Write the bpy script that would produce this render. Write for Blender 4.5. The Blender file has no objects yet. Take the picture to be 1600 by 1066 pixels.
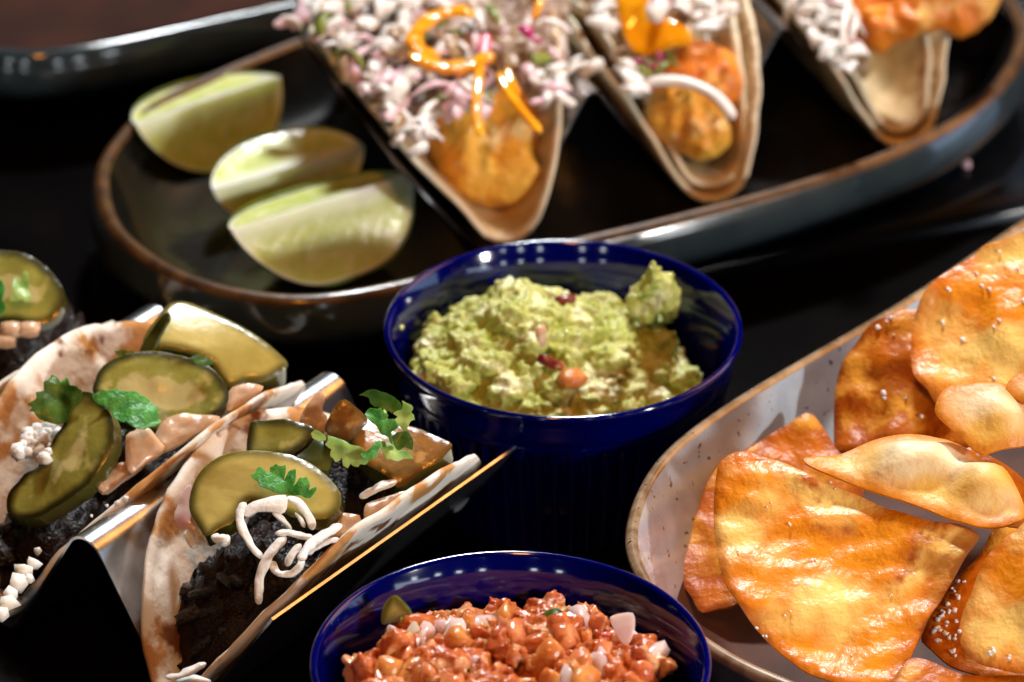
import bpy, math, random
import numpy as np
from mathutils import Vector, Matrix, noise, geometry
random.seed(7)
SC = bpy.context.scene
COL = SC.collection

# ------------------------------------------------------------------ camera
F = 7500.0                       # focal length in photograph pixels (1600 wide)
PITCH = math.radians(30.3)
FWD = Vector((0, math.cos(PITCH), -math.sin(PITCH)))
RT = Vector((1, 0, 0))
UP = Vector((0, math.sin(PITCH), math.cos(PITCH)))
def ray(px, py): return FWD + RT * ((px - 800) / F) + UP * ((533 - py) / F)
CAM = Vector((0, 0, .045)) - ray(880, 510) * 1.216
def W(px, py, z):
    r = ray(px, py); return CAM + r * ((z - CAM.z) / r.z)
cd = bpy.data.cameras.new('camera'); cam = bpy.data.objects.new('camera', cd); COL.objects.link(cam)
cam.location = CAM; cam.rotation_euler = (math.pi / 2 - PITCH, 0, 0)
cd.sensor_width = 36; cd.lens = 36 * F / 1600; cd.clip_start = .05; cd.clip_end = 50
cd.shift_y = 0
cd.dof.use_dof = True; cd.dof.focus_distance = 1.135; cd.dof.aperture_fstop = 13
SC.camera = cam

# ------------------------------------------------------------------ light
SC.view_settings.view_transform = 'Standard'; SC.view_settings.look = 'None'
SC.view_settings.exposure = .12; SC.view_settings.gamma = 1
wd = bpy.data.worlds.new('World'); SC.world = wd; wd.use_nodes = True
wd.node_tree.nodes['Background'].inputs[0].default_value = (.35, .5, 1, 1)
wd.node_tree.nodes['Background'].inputs[1].default_value = .0006
def lamp(name, loc, target, sx, sy, power, color):
    l = bpy.data.lights.new(name, 'AREA'); l.shape = 'RECTANGLE'; l.size = sx; l.size_y = sy
    l.energy = power; l.color = color
    o = bpy.data.objects.new(name, l); COL.objects.link(o); o.location = loc
    o.rotation_euler = (Vector(target) - Vector(loc)).to_track_quat('-Z', 'Y').to_euler()
    return o
lamp('key_lamp', (1.25, -.95, .56), (0, 0, 0), .12, .12, 15, (1, .96, .9))
lamp('back_lamp', (.05, .75, 1.15), (0, 0, 0), .14, .14, 23, (.93, .98, 1))
lamp('warm_lamp', (.95, .5, .85), (0, -.02, .03), .7, .7, 6, (1, .4, .1))
lamp('warm_fill', (-.1, -.75, 1.1), (0, -.02, .03), .14, .14, 4.4, (1, .36, .05))  # amber fill added from high in front, to warm the shadows
lamp('side_window', (2.3, .6, .5), (0, 0, 0), 1.3, .9, 8, (.5, .7, 1))
lamp('front_window', (2.0, -1.35, .28), (0, 0, 0), .9, .3, 4.5, (.7, .85, 1))
for az in (54, 40, 28, 15, -13, -27):                # the panes of the windows behind the camera
    for wz in (.46, .95):
        lamp('window_pane', (2.3 * math.sin(math.radians(az)), -2.3 * math.cos(math.radians(az)), wz), (0, 0, .05), .12, .09, .5, (.85, .93, 1))

# ------------------------------------------------------------------ materials
def rgba(c): return (c[0], c[1], c[2], 1)
def mat(name, c1, c2=None, scale=60, rough=.5, sss=0, sssr=(.6, .3, .1), sscale=.004, bump=0, bscale=300, coat=0,
        metal=0, spots=None, rim=None, detail=4, spec=.5, trans=0, ramp=(.35, .65), ior=1.45, core=None):
    m = bpy.data.materials.new(name); m.use_nodes = True
    nt = m.node_tree; N = nt.nodes; L = nt.links; b = N['Principled BSDF']
    b.inputs['Roughness'].default_value = rough; b.inputs['Metallic'].default_value = metal
    b.inputs['Specular IOR Level'].default_value = spec; b.inputs['IOR'].default_value = ior
    b.inputs['Coat Weight'].default_value = coat; b.inputs['Coat Roughness'].default_value = .06
    b.inputs['Subsurface Weight'].default_value = sss; b.inputs['Subsurface Radius'].default_value = sssr
    b.inputs['Subsurface Scale'].default_value = sscale
    b.inputs['Transmission Weight'].default_value = trans
    tc = N.new('ShaderNodeTexCoord')
    def nz(s, d=detail, dist=0):
        n = N.new('ShaderNodeTexNoise'); n.inputs['Scale'].default_value = s; n.inputs['Detail'].default_value = d
        n.inputs['Distortion'].default_value = dist
        L.new(tc.outputs['Object'], n.inputs['Vector']); return n.outputs['Fac']
    def mr(v, a, c):
        n = N.new('ShaderNodeMapRange'); n.interpolation_type = 'SMOOTHSTEP'
        n.inputs[1].default_value = a; n.inputs[2].default_value = c; L.new(v, n.inputs[0]); return n.outputs[0]
    def mix(f, a, c):
        n = N.new('ShaderNodeMix'); n.data_type = 'RGBA'; L.new(f, n.inputs[0])
        for s, v in ((6, a), (7, c)):
            if isinstance(v, tuple): n.inputs[s].default_value = rgba(v)
            else: L.new(v, n.inputs[s])
        return n.outputs[2]
    col = None
    if c2: col = mix(mr(nz(scale), *ramp), c1, c2)
    for sp in (spots or []):
        col = mix(mr(nz(sp[1], sp[4] if len(sp) > 4 else 3), sp[2], sp[3]), col or c1, sp[0])
    for rm in (rim or []):                             # colour by the distance from the piece's own edge
        at = N.new('ShaderNodeAttribute'); at.attribute_name = 'edge'
        ad = N.new('ShaderNodeMath'); ad.operation = 'MULTIPLY_ADD'; L.new(nz(rm[3] if len(rm) > 3 else 90), ad.inputs[0])
        ad.inputs[1].default_value = rm[4] if len(rm) > 4 else .003; L.new(at.outputs['Fac'], ad.inputs[2])
        col = mix(mr(ad.outputs[0], rm[1], rm[2]), rm[0], col or c1)
    if core:                                           # paler seedy heart away from the edge
        at = N.new('ShaderNodeAttribute'); at.attribute_name = 'edge'
        ad = N.new('ShaderNodeMath'); ad.operation = 'MULTIPLY_ADD'; L.new(nz(core[3], 2), ad.inputs[0])
        ad.inputs[1].default_value = core[4]; L.new(at.outputs['Fac'], ad.inputs[2])
        col = mix(mr(ad.outputs[0], core[1], core[2]), col or c1, core[0])
    if col is None: b.inputs['Base Color'].default_value = rgba(c1)
    else: L.new(col, b.inputs['Base Color'])
    if bump:
        bp = N.new('ShaderNodeBump'); bp.inputs['Strength'].default_value = 1; bp.inputs['Distance'].default_value = bump
        L.new(nz(bscale, 5), bp.inputs['Height']); L.new(bp.outputs[0], b.inputs['Normal'])
        if coat: L.new(bp.outputs[0], b.inputs['Coat Normal'])
    return m
M = {}
M['table'] = mat('table_black', (.0015, .0012, .0012), (.0025, .002, .002), 30, rough=.22, bump=.00005, bscale=500, spec=.08)
M['board'] = mat('board_slate', (.003, .005, .008), (.005, .007, .011), 60, rough=.2, bump=.00005, bscale=700, spec=.4)
M['steel'] = mat('brushed_steel', (.62, .62, .64), (.5, .5, .52), 200, rough=.26, metal=1, bump=.00002, bscale=900)
M['steel_dark'] = mat('steel_far', (.6, .6, .62), (.5, .5, .52), 200, rough=.2, metal=1)
M['glaze_dark'] = mat('glaze_dark', (.005, .005, .005), (.010, .009, .008), 90, rough=.2, coat=.4, bump=.0001, bscale=160)
M['glaze_blue'] = mat('glaze_blue', (.03, .045, .053), (.018, .03, .037), 50, rough=.14, coat=.8)
M['glaze_brown'] = mat('glaze_brown', (.035, .010, .004), (.022, .006, .003), 40, rough=.6, spec=.12)
M['glaze_rim'] = mat('glaze_rim_brown', (.10, .045, .012), (.045, .02, .007), 150, rough=.35, coat=.5, bump=.0001, bscale=400)
M['dish_white'] = mat('glaze_white', (.42, .50, .58), (.32, .37, .43), 70, rough=.16, coat=.7, spots=[((.06, .03, .02), 480, .69, .73, 1)])
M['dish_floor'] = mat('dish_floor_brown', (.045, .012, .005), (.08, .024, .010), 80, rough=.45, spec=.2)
M['dish_rim'] = mat('dish_rim', (.2, .115, .05), (.33, .24, .15), 180, rough=.25, coat=.8, spots=[((.03, .018, .01), 520, .64, .72)])
M['dish_out'] = mat('dish_outside', (.06, .075, .07), (.12, .13, .12), 80, rough=.25, coat=.7)
M['cobalt'] = mat('cobalt_glaze', (.0002, .0008, .058), (.0003, .0012, .095), 30, rough=.09, coat=.45, spec=.4)
M['flour'] = mat('flour_tortilla', (.86, .82, .74), (.76, .70, .58), 70, rough=.6, sss=.1, sssr=(1, .6, .35), sscale=.002, bump=.0007, bscale=160,
                 spots=[((.52, .25, .07), 66, .50, .58, 5), ((.2, .07, .02), 90, .57, .66, 5)])
M['corn'] = mat('corn_tortilla', (.58, .42, .22), (.46, .3, .13), 120, rough=.65, sss=.15, sssr=(1, .6, .3), sscale=.002, bump=.0012, bscale=250,
                spots=[((.3, .14, .05), 60, .58, .7)], rim=[((.85, .74, .54), .0008, .0034, 200, .002)])
M['chip'] = mat('fried_chip', (.86, .31, .009), (.70, .18, .002), 45, rough=.38, sss=.1, sssr=(1, .4, .05), sscale=.002, bump=.0009, bscale=260, coat=.08, spec=.5,
                spots=[((.94, .66, .18), 40, .46, .64, 4), ((.42, .08, .001), 85, .64, .76, 4)], rim=[((.50, .11, .002), .0016, .0095, 60, .008)])
M['chip_brown'] = mat('fried_chip_brown', (.62, .17, .004), (.40, .08, .001), 48, rough=.4, sss=.1, sssr=(1, .4, .1), sscale=.003, bump=.0010, bscale=240, coat=0, spec=.4,
                spots=[((.82, .38, .04), 60, .5, .68, 4)], rim=[((.28, .05, .001), .001, .006, 70, .005)])
M['chip_pale'] = mat('fried_chip_pale', (.93, .80, .52), (.88, .52, .10), 40, rough=.44, sss=.12, sssr=(1, .5, .2), sscale=.002, bump=.0008, bscale=220, coat=0, spec=.4,
                rim=[((.72, .23, .004), .003, .0095, 60, .007)])
M['salt'] = mat('salt', (.8, .76, .72), rough=.25, sss=.4, sssr=(1, 1, 1), sscale=.001)
M['lime_rind'] = mat('lime_rind', (.10, .2, .012), (.22, .3, .02), 80, rough=.3, bump=.0003, bscale=500, coat=.3)
M['lime_flesh'] = mat('lime_flesh', (.56, .64, .17), (.68, .74, .3), 160, rough=.24, sss=.5, sssr=(.8, 1, .3), sscale=.006, bump=.0002, bscale=380, coat=.3,
                      rim=[((.86, .89, .78), .0006, .0036, 60, .0014)], spots=[((.76, .8, .46), 150, .54, .7)])  # pale core side: pith, widened to put the light from above into colour
M['pickle'] = mat('pickle_flesh', (.31, .28, .05), (.21, .20, .035), 110, rough=.3, sss=.5, sssr=(1, .9, .25), sscale=.005, bump=.0004, bscale=220, coat=.25, core=((.5, .42, .17), .0085, .0105, 260, .006),
                  spots=[((.42, .35, .1), 190, .56, .68, 2)], rim=[((.028, .026, .004), .0010, .0036, 90, .001)])
M['pickle_skin'] = mat('pickle_skin', (.035, .04, .006), (.07, .07, .012), 90, rough=.18, coat=.6)
M['pickle_bright'] = mat('pickle_flesh_bright', (.56, .46, .13), (.42, .33, .07), 70, rough=.33, sss=.5, sssr=(1, .9, .2), sscale=.006, bump=.0003, bscale=200, coat=.2,
                         rim=[((.10, .085, .012), .0008, .0036, 90, .001)])
M['pickle_warm_lit'] = mat('pickle_flesh_warm_lit', (.36, .16, .03), (.26, .12, .025), 90, rough=.3, sss=.5, sssr=(1, .6, .15), sscale=.006, bump=.0004, bscale=260, coat=.25,
                         spots=[((.5, .27, .08), 220, .58, .7, 2)], rim=[((.1, .05, .008), .0004, .003, 90, .001)])  # warm light on the far pickles is put into this orange flesh
M['leaf'] = mat('cilantro_green', (.035, .19, .03), (.08, .34, .06), 300, rough=.4, sss=.3, sssr=(.3, 1, .2), sscale=.002, bump=.0006, bscale=600)
M['leaf_pale'] = mat('cilantro_pale', (.22, .4, .09), (.36, .5, .14), 160, rough=.4, sss=.3, sssr=(.4, 1, .2), sscale=.002, bump=.0003, bscale=420)
M['leaf_dark'] = mat('cilantro_dark', (.03, .07, .008), (.07, .14, .015), 160, rough=.35, sss=.2, sssr=(.3, 1, .2), sscale=.002, bump=.0003, bscale=420)
M['cheese'] = mat('white_cheese', (.90, .88, .84), (.82, .78, .70), 300, rough=.4, sss=.5, sssr=(1, .85, .7), sscale=.003, bump=.0004, bscale=700)
M['onion'] = mat('pickled_onion', (.52, .33, .2), (.62, .45, .3), 170, rough=.28, sss=.6, sssr=(1, .6, .4), sscale=.004, coat=.15, bump=.0004, bscale=300)
M['meat'] = mat('dark_braised_beef', (.005, .0016, .0008), (.012, .0035, .0014), 240, rough=.3, bump=.0009, bscale=1400, coat=.1, spec=.22)
M['sauce'] = mat('yellow_sauce', (.62, .32, .02), (.5, .2, .015), 130, rough=.12, sss=.4, sssr=(1, .6, .1), sscale=.003, coat=.8, bump=.0008, bscale=240)
M['fish'] = mat('fried_fish_batter', (.92, .5, .07), (.82, .34, .02), 70, rough=.42, sss=.15, sssr=(1, .5, .1), sscale=.003, bump=.0026, bscale=170, coat=.1,
                spots=[((.94, .7, .32), 80, .54, .68, 3), ((.5, .15, .01), 100, .66, .75, 3)])
M['fish_red'] = mat('fried_fish_dark', (.86, .30, .02), (.66, .15, .008), 60, rough=.4, sss=.2, sssr=(1, .5, .1), sscale=.003, bump=.0020, bscale=200, coat=.15,
                spots=[((.9, .5, .12), 60, .54, .7, 2)])
M['carrot'] = mat('orange_pepper', (.92, .42, .01), (.88, .3, .005), 70, rough=.14, sss=.2, sssr=(1, .5, .1), sscale=.003, coat=.7)
M['pinkonion'] = mat('pink_onion', (.75, .2, .26), (.7, .12, .2), 90, rough=.25, sss=.4, sssr=(1, .4, .5), sscale=.003)
M['magenta'] = mat('magenta_onion', (.4, .01, .12), rough=.25, sss=.3, sssr=(1, .3, .4), sscale=.003)
M['dark_red'] = mat('dark_red_onion', (.14, .006, .012), (.2, .02, .01), 200, rough=.3, coat=.3)
M['slaw_mix'] = mat('chopped_slaw', (.62, .5, .42), (.3, .2, .12), 260, rough=.4, sss=.3, sssr=(1, .7, .5), sscale=.003, bump=.002, bscale=330, spots=[((.78, .7, .66), 330, .52, .6)])
M['slaw_white'] = mat('white_cabbage', (.84, .8, .74), (.8, .72, .68), 120, rough=.35, sss=.4, sssr=(1, .8, .7), sscale=.003)
M['slaw_pink'] = mat('pink_cabbage', (.76, .55, .57), (.7, .42, .5), 160, rough=.35, sss=.4, sssr=(1, .6, .6), sscale=.003)
M['slaw_brown'] = mat('dressed_cabbage', (.38, .26, .14), (.25, .15, .07), 160, rough=.35, sss=.3, sssr=(1, .6, .6), sscale=.003)
M['slaw_green'] = mat('green_cabbage', (.2, .24, .04), (.1, .14, .02), 160, rough=.35, sss=.3, sssr=(1, .9, .3), sscale=.003)
M['guac'] = mat('guacamole', (.38, .42, .07), (.56, .58, .2), 130, rough=.38, sss=.15, sssr=(1, .9, .3), sscale=.002, bump=.0009, bscale=480, coat=.2,
                spots=[((.76, .78, .46), 110, .55, .64), ((.2, .17, .02), 90, .6, .7)])
M['salsa'] = mat('salsa_tomato', (.54, .15, .04), (.36, .06, .015), 120, rough=.24, sss=.4, sssr=(1, .35, .12), sscale=.003, bump=.0008, bscale=400, coat=.2,
                 spots=[((.68, .34, .15), 100, .5, .62)])
M['tomato_pale'] = mat('tomato_pale', (.66, .25, .10), (.56, .14, .05), 180, rough=.2, sss=.5, sssr=(1, .4, .15), sscale=.003, bump=.0006, bscale=500, coat=.4)
M['tomato_orange'] = mat('tomato_orange', (.62, .27, .07), (.55, .17, .04), 180, rough=.25, sss=.5, sssr=(1, .4, .15), sscale=.004, bump=.0006, bscale=500, coat=.3)
M['avocado_peel'] = mat('avocado_green', (.32, .4, .08), (.16, .24, .03), 120, rough=.3, sss=.3, sssr=(1, 1, .3), sscale=.003)
M['onion_white'] = mat('onion_white', (.72, .58, .55), (.66, .45, .45), 120, rough=.25, sss=.6, sssr=(1, .7, .6), sscale=.003, coat=.3)
M['white_crumb'] = mat('crumb', (.6, .55, .45), rough=.6)

# ------------------------------------------------------------------ object helpers
def tag(o, label=None, cat=None, group=None, kind=None):
    if label: o['label'] = label
    if cat: o['category'] = cat
    if group: o['group'] = group
    if kind: o['kind'] = kind
    return o
def empty(name, loc, label=None, cat=None, group=None, kind=None):
    o = bpy.data.objects.new(name, None); COL.objects.link(o); o.location = loc; o.empty_display_size = .01
    return tag(o, label, cat, group, kind)
def wloc(o):
    v = Vector(o.location)
    while o.parent: o = o.parent; v += Vector(o.location)
    return v
def obj(name, verts, faces, mats, parent=None, midx=None, smooth=True, edge=None, origin=None):
    V = np.array([tuple(v) for v in verts], float)
    c = Vector(origin) if origin is not None else Vector(V.mean(0))
    me = bpy.data.meshes.new(name); me.from_pydata([tuple(v) for v in V - np.array(c)], [], [tuple(f) for f in faces])
    for m in (mats if isinstance(mats, (list, tuple)) else [mats]): me.materials.append(M[m])
    if midx is not None: me.polygons.foreach_set('material_index', midx)
    me.polygons.foreach_set('use_smooth', [smooth] * len(me.polygons))
    if edge is not None:
        a = me.attributes.new('edge', 'FLOAT', 'POINT'); a.data.foreach_set('value', [float(e) for e in edge])
    me.update()
    o = bpy.data.objects.new(name, me); COL.objects.link(o)
    if parent: o.parent = parent; o.location = c - wloc(parent)
    else: o.location = c
    return o
def fn(x, y, z=0, s=1, seed=0): return noise.noise(Vector((x * s + seed * 7.3, y * s - seed * 3.1, z * s + seed)))
def catmull(pts, n, closed=True):
    P_ = [Vector(p) for p in pts]; out = []; m = len(P_)
    for i in range(m if closed else m - 1):
        g = lambda k: P_[k % m] if closed else P_[min(max(k, 0), m - 1)]
        a, b, c, d = g(i - 1), g(i), g(i + 1), g(i + 2)
        for k in range(n):
            t = k / n
            out.append(.5 * ((2 * b) + (c - a) * t + (2 * a - 5 * b + 4 * c - d) * t * t + (3 * b - a - 3 * c + d) * t ** 3))
    if not closed: out.append(P_[-1])
    return out

def slab(name, pts, anchor, normal, th, mats, parent=None, sp=.0012, e=.35, rw=.002, f=None, smoothing=True, seed=0, jag=0.0, sides=None):
    """a solid piece with a real outline: pts are directions of its corners seen from the camera, met with its own plane"""
    n = Vector(normal).normalized(); A = W(*anchor)
    X = Vector((1, 0, 0)); X = (X - n * X.dot(n)).normalized(); Y = n.cross(X)
    q = []
    for p in pts:
        r = ray(*p); t = (A - CAM).dot(n) / r.dot(n); h = CAM + r * t - A; q.append(Vector((h.dot(X), h.dot(Y))))
    if smoothing: q = catmull(q, 5)
    # resample
    per = []; L = sum((q[i] - q[i - 1]).length for i in range(len(q)))
    k = max(12, int(L / (sp * 1.1))); step = L / k; acc = 0; out = []
    for i in range(len(q)):
        a, b = q[i], q[(i + 1) % len(q)]; d = (b - a).length
        while acc < d and d > 0:
            out.append(a.lerp(b, acc / d)); acc += step
        acc -= d
    q = out[:]
    if (q[0] - q[-1]).length < step * .4: q.pop()
    if jag:
        c = sum(q, Vector((0, 0))) / len(q)
        q = [p + (p - c).normalized() * jag * fn(p.x, p.y, 0, 420, seed) for p in q]
    Q = np.array([(p.x, p.y) for p in q]); mn, mx = Q.min(0), Q.max(0)
    Q2 = np.roll(Q, -1, 0)
    def inside(x, y):
        c1 = (Q[:, 1] > y) != (Q2[:, 1] > y)
        with np.errstate(divide='ignore', invalid='ignore'):
            xi = (Q2[:, 0] - Q[:, 0]) * (y - Q[:, 1]) / (Q2[:, 1] - Q[:, 1]) + Q[:, 0]
        return (np.count_nonzero(c1 & (x < xi)) % 2) == 1
    def dist(x, y):
        d = Q2 - Q; w = np.array([x, y]) - Q; t = np.clip((w * d).sum(1) / np.maximum((d * d).sum(1), 1e-18), 0, 1)
        return math.sqrt((((w - d * t[:, None])) ** 2).sum(1).min())
    inner = []
    rr = random.Random(seed + 3); j = 0; y = mn[1]
    while y < mx[1]:
        x = mn[0] + (sp / 2 if j % 2 else 0)
        while x < mx[0]:
            a, b = x + rr.uniform(-.12, .12) * sp, y + rr.uniform(-.12, .12) * sp
            if inside(a, b) and dist(a, b) > sp * .45: inner.append((a, b))
            x += sp
        y += sp * .87; j += 1
    vv = [Vector(p) for p in Q.tolist()] + [Vector(p) for p in inner]
    nb = len(Q)
    r = geometry.delaunay_2d_cdt(vv, [(i, (i + 1) % nb) for i in range(nb)], [], 1, 1e-9)
    ov, of = r[0], r[2]
    ec = {}
    for fc in of:
        for i in range(3):
            a, b = fc[i], fc[(i + 1) % 3]; ec[(a, b)] = 1
    bd = [(a, b) for (a, b) in ec if (b, a) not in ec]
    top, bot, ed = [], [], []
    for p in ov:
        d = dist(p.x, p.y); t = min(d / rw, 1); pr = e + (1 - e) * math.sqrt(max(0, 1 - (1 - t) ** 2))
        g = f(p.x, p.y) if f else 0
        base = A + X * p.x + Y * p.y
        top.append(base + n * (g + th / 2 * pr)); bot.append(base + n * (g - th / 2 * pr)); ed.append(d)
    nv = len(ov); V = top + bot; E = ed + ed; faces = [tuple(fc) for fc in of]; mi = [0] * len(of)
    # orientation: make the top face along n
    fc = faces[0]; a, b, c = (V[i] for i in fc)
    flip = (b - a).cross(c - a).dot(n) < 0
    if flip: faces = [tuple(reversed(x)) for x in faces]
    faces += [tuple(nv + i for i in reversed(x)) for x in faces[:len(of)]]; mi += [0] * len(of)
    sm = sides if sides is not None else (1 if isinstance(mats, (list, tuple)) and len(mats) > 1 else 0)
    mp = {}
    for a, b in bd:
        idx = []
        for k_, src in ((a, 0), (b, 0), (b, 1), (a, 1)):
            key = (k_, src)
            if key not in mp:
                mp[key] = len(V); V.append((top if src == 0 else bot)[k_]); E.append(0.0)
            idx.append(mp[key])
        faces.append(tuple(idx) if flip else tuple(reversed(idx))); mi.append(sm)
    return obj(name, V, faces, mats, parent, mi, True, E)

def tube(name, path, r, mats, parent=None, n=10, flat=1.0, taper=.25, world=False, seg=5, ang=0, cut=0):
    """path: (px,py,z) points or world points; round or flattened strand with rounded ends"""
    P_ = catmull([Vector(p) if world else W(*p) for p in path], seg, False)
    V, Fc = [], []; m = len(P_)
    tot = [0]
    for i in range(1, m): tot.append(tot[-1] + (P_[i] - P_[i - 1]).length)
    for i, p in enumerate(P_):
        t = (P_[min(i + 1, m - 1)] - P_[max(i - 1, 0)]).normalized()
        s = t.cross(Vector((math.sin(ang), 0, math.cos(ang))))
        s = (s if s.length > .05 else t.cross(Vector((0, 1, 0)))).normalized(); u = s.cross(t)
        d = min(tot[i], tot[-1] - tot[i]); k = math.sqrt(max(0.02, 1 - (1 - min(1, d / (r * 1.2))) ** 2))
        k *= (1 - taper * .5 * abs(2 * tot[i] / tot[-1] - 1)) * (1 + .12 * fn(p.x, p.y, p.z, 300))
        for j in range(n):
            a = 2 * math.pi * j / n; kk = k
            if cut: kk = k * (1 + cut * fn(p.x * 900, p.y * 900, j * .9, .55)) / max(abs(math.cos(a)), abs(math.sin(a))) ** .55 * .86
            V.append(p + s * math.cos(a) * r * kk + u * math.sin(a) * r * kk * flat)
    for i in range(m - 1):
        for j in range(n):
            Fc.append((i * n + j, i * n + (j + 1) % n, (i + 1) * n + (j + 1) % n, (i + 1) * n + j))
    Fc.append(tuple(reversed(range(n)))); Fc.append(tuple(range((m - 1) * n, m * n)))
    return obj(name, V, Fc, mats, parent, edge=[1] * len(V))

def blobmesh(r, sub=2, amp=.25, s=1.0, seed=0, squash=(1, 1, 1)):
    import bmesh
    bm = bmesh.new(); bmesh.ops.create_icosphere(bm, subdivisions=sub, radius=1)
    V = []
    for v in bm.verts:
        c = v.co; k = 1 + amp * noise.noise(c * s + Vector((seed * 3.7, seed, -seed)))*2
        V.append((c.x * r * k * squash[0], c.y * r * k * squash[1], c.z * r * k * squash[2]))
    Fc = [tuple(v.index for v in f.verts) for f in bm.faces]; bm.free()
    return V, Fc
def dicemesh(sx, sy, sz, seed=0, amp=.2):
    """an irregular cut piece with softened corners"""
    rr = random.Random(seed); V = []; Fc = []
    V, Fc = blobmesh(1, 2, .06, 1.5, seed)
    out = []
    for v in V:
        v = Vector(v); m = max(abs(v.x), abs(v.y), abs(v.z)); k = (1 / m) ** .85
        w = v * k
        out.append((w.x * sx * (1 + amp * fn(w.x, w.y, w.z, .9, seed)), w.y * sy * (1 + amp * fn(w.y, w.z, w.x, .9, seed + 2)), w.z * sz * (1 + amp * fn(w.z, w.x, w.y, .9, seed + 4))))
    return out, Fc
def shared(name, V, Fc, m):
    me = bpy.data.meshes.new(name); me.from_pydata(V, [], Fc); me.materials.append(M[m])
    me.polygons.foreach_set('use_smooth', [True] * len(Fc)); me.update(); return me
def put(name, me, loc, rot, sc, parent=None):
    o = bpy.data.objects.new(name, me); COL.objects.link(o)
    if parent: o.parent = parent; loc = Vector(loc) - wloc(parent)
    o.location = loc; o.rotation_euler = rot; o.scale = sc if isinstance(sc, (tuple, list)) else (sc, sc, sc)
    return o

# ------------------------------------------------------------------ table and board
o = obj('table_top', [(-3, -2, 0), (3, -2, 0), (3, 3, 0), (-3, 3, 0)], [(0, 1, 2, 3)], 'table', smooth=False)
tag(o, kind='structure')

def ring_solid(name, plan, prof, mats, parent, midx=None, smooth=True):
    """plan: closed list of 2-D rim points (counter-clockwise); prof: (inset, z) from outside foot over the rim to the middle"""
    n = len(plan); P_ = [Vector((p[0], p[1])) for p in plan]
    nm = []
    for i in range(n):
        t = (P_[(i + 1) % n] - P_[i - 1]).normalized(); nm.append(Vector((-t.y, t.x)))
    c = sum(P_, Vector((0, 0))) / n
    V, Fc, mi = [], [], []
    for k, (d, z) in enumerate(prof):
        for i in range(n):
            if d < .012: q = P_[i] + nm[i] * d
            else:
                b = P_[i] + nm[i] * .012; q = b.lerp(c, min(.999, (d - .012) / .07))
            V.append((q.x, q.y, z))
    for k in range(len(prof) - 1):
        for i in range(n):
            a, b = k * n + i, k * n + (i + 1) % n
            Fc.append((a, b, b + n, a + n)); mi.append(midx[k] if midx else 0)
    last = (len(prof) - 1) * n; V.append((c.x, c.y, prof[-1][1])); ci = len(V) - 1
    for i in range(n): Fc.append((last + i, last + (i + 1) % n, ci)); mi.append(midx[-1] if midx else 0)
    return V, Fc, mi

# ------------------------------------------------------------------ platters at the back
ZP = .030
plan_px = [(142, 263), (150, 319), (169, 360), (210, 394), (280, 440), (400, 468), (500, 472), (620, 450), (735, 421), (850, 392), (950, 370), (1100, 335), (1300, 280), (1450, 222), (1540, 170)]
pl = [W(a, b, ZP).xy for a, b in plan_px] + [Vector(p) for p in ((.1315, .1716), (.139, .196), (.137, .222), (.122, .243), (.098, .255), (.065, .258), (.03, .250), (-.005, .237), (-.04, .2195))] + \
     [W(a, b, ZP).xy for a, b in ((480, 45), (375, 92), (319, 112), (263, 139), (225, 161), (195, 188), (165, 222))]
pl = catmull(pl, 8)
def smooth_loop(P_, it):
    for _ in range(it): P_ = [(P_[i - 1] + P_[i] * 2 + P_[(i + 1) % len(P_)]) / 4 for i in range(len(P_))]
    return P_
pl = smooth_loop(pl, 40)
def platter(name, dx, dy, dz, label, rimcol='glaze_rim', well='glaze_dark'):
    r = empty(name, (dx + .0, dy + .15, dz), label, 'platter', 'dark oval stoneware platters')
    P_ = [(p.x + dx, p.y + dy) for p in pl]
    def part(nm, prof, m):
        V, Fc, mi = ring_solid(nm, P_, [(a, b + dz) for a, b in prof], m, r)
        if nm != 'plate_well': Fc = Fc[:-len(P_)]; V = V[:-1]
        obj(nm, V, Fc, m, r)
    part('outer_wall', [(.03, .009), (.0165, .009), (.0115, .0096), (.007, .0112), (.003, .0136), (.0002, .0162), (-.0014, .0188), (-.0020, .0212), (-.0016, .0238), (-.0008, .0262), (.0001, .0281)], 'glaze_blue')
    part('glazed_rim', [(.0001, .0281), (.0005, .0290), (.0014, .0298), (.0024, .0301), (.0034, .0298), (.0042, .0288)], rimcol)
    part('plate_well', [(.0042, .0288), (.0062, .0245), (.009, .0205), (.0119, .0172), (.016, .0142), (.022, .0128), (.035, .0122), (.06, .012)], well)
    return r
platter('platter', 0, 0, 0, 'dark oval platter carrying the fish tacos and three lime wedges')
platter('platter', -.0830, .1405, .001, 'empty dark platter with reddish brown glaze in the top left corner', 'glaze_blue', 'glaze_brown')
bp = [W(x, y, .008).xy for x, y in ((960, 436), (1060, 418), (1350, 360), (1660, 296))]
b1, b2 = bp[0], bp[-1]; dr = (b2 - b1).normalized(); nr = Vector((-dr.y, dr.x))
bo = [b1 - dr * .06, b2 + dr * .05, b2 + dr * .05 + nr * .19, b1 - dr * .06 + nr * .19]
prof = [(0, 0.0002), (0, .0015), (.001, .0040), (.003, .0058), (.006, .0070), (.010, .0078), (.0119, .0079), (.04, .0079)]
loop = []
for i in range(4):
    a, b = bo[i], bo[(i + 1) % 4]
    for k in range(16): loop.append(a.lerp(b, k / 16))
loop = smooth_loop(loop, 6)
V, Fc, mi = ring_solid('b', [(p.x, p.y) for p in loop], prof, 0, None)
o = obj('serving_board', V, Fc, 'board'); tag(o, 'black serving board with a thin lit edge under the fish taco platter', 'board')

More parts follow.
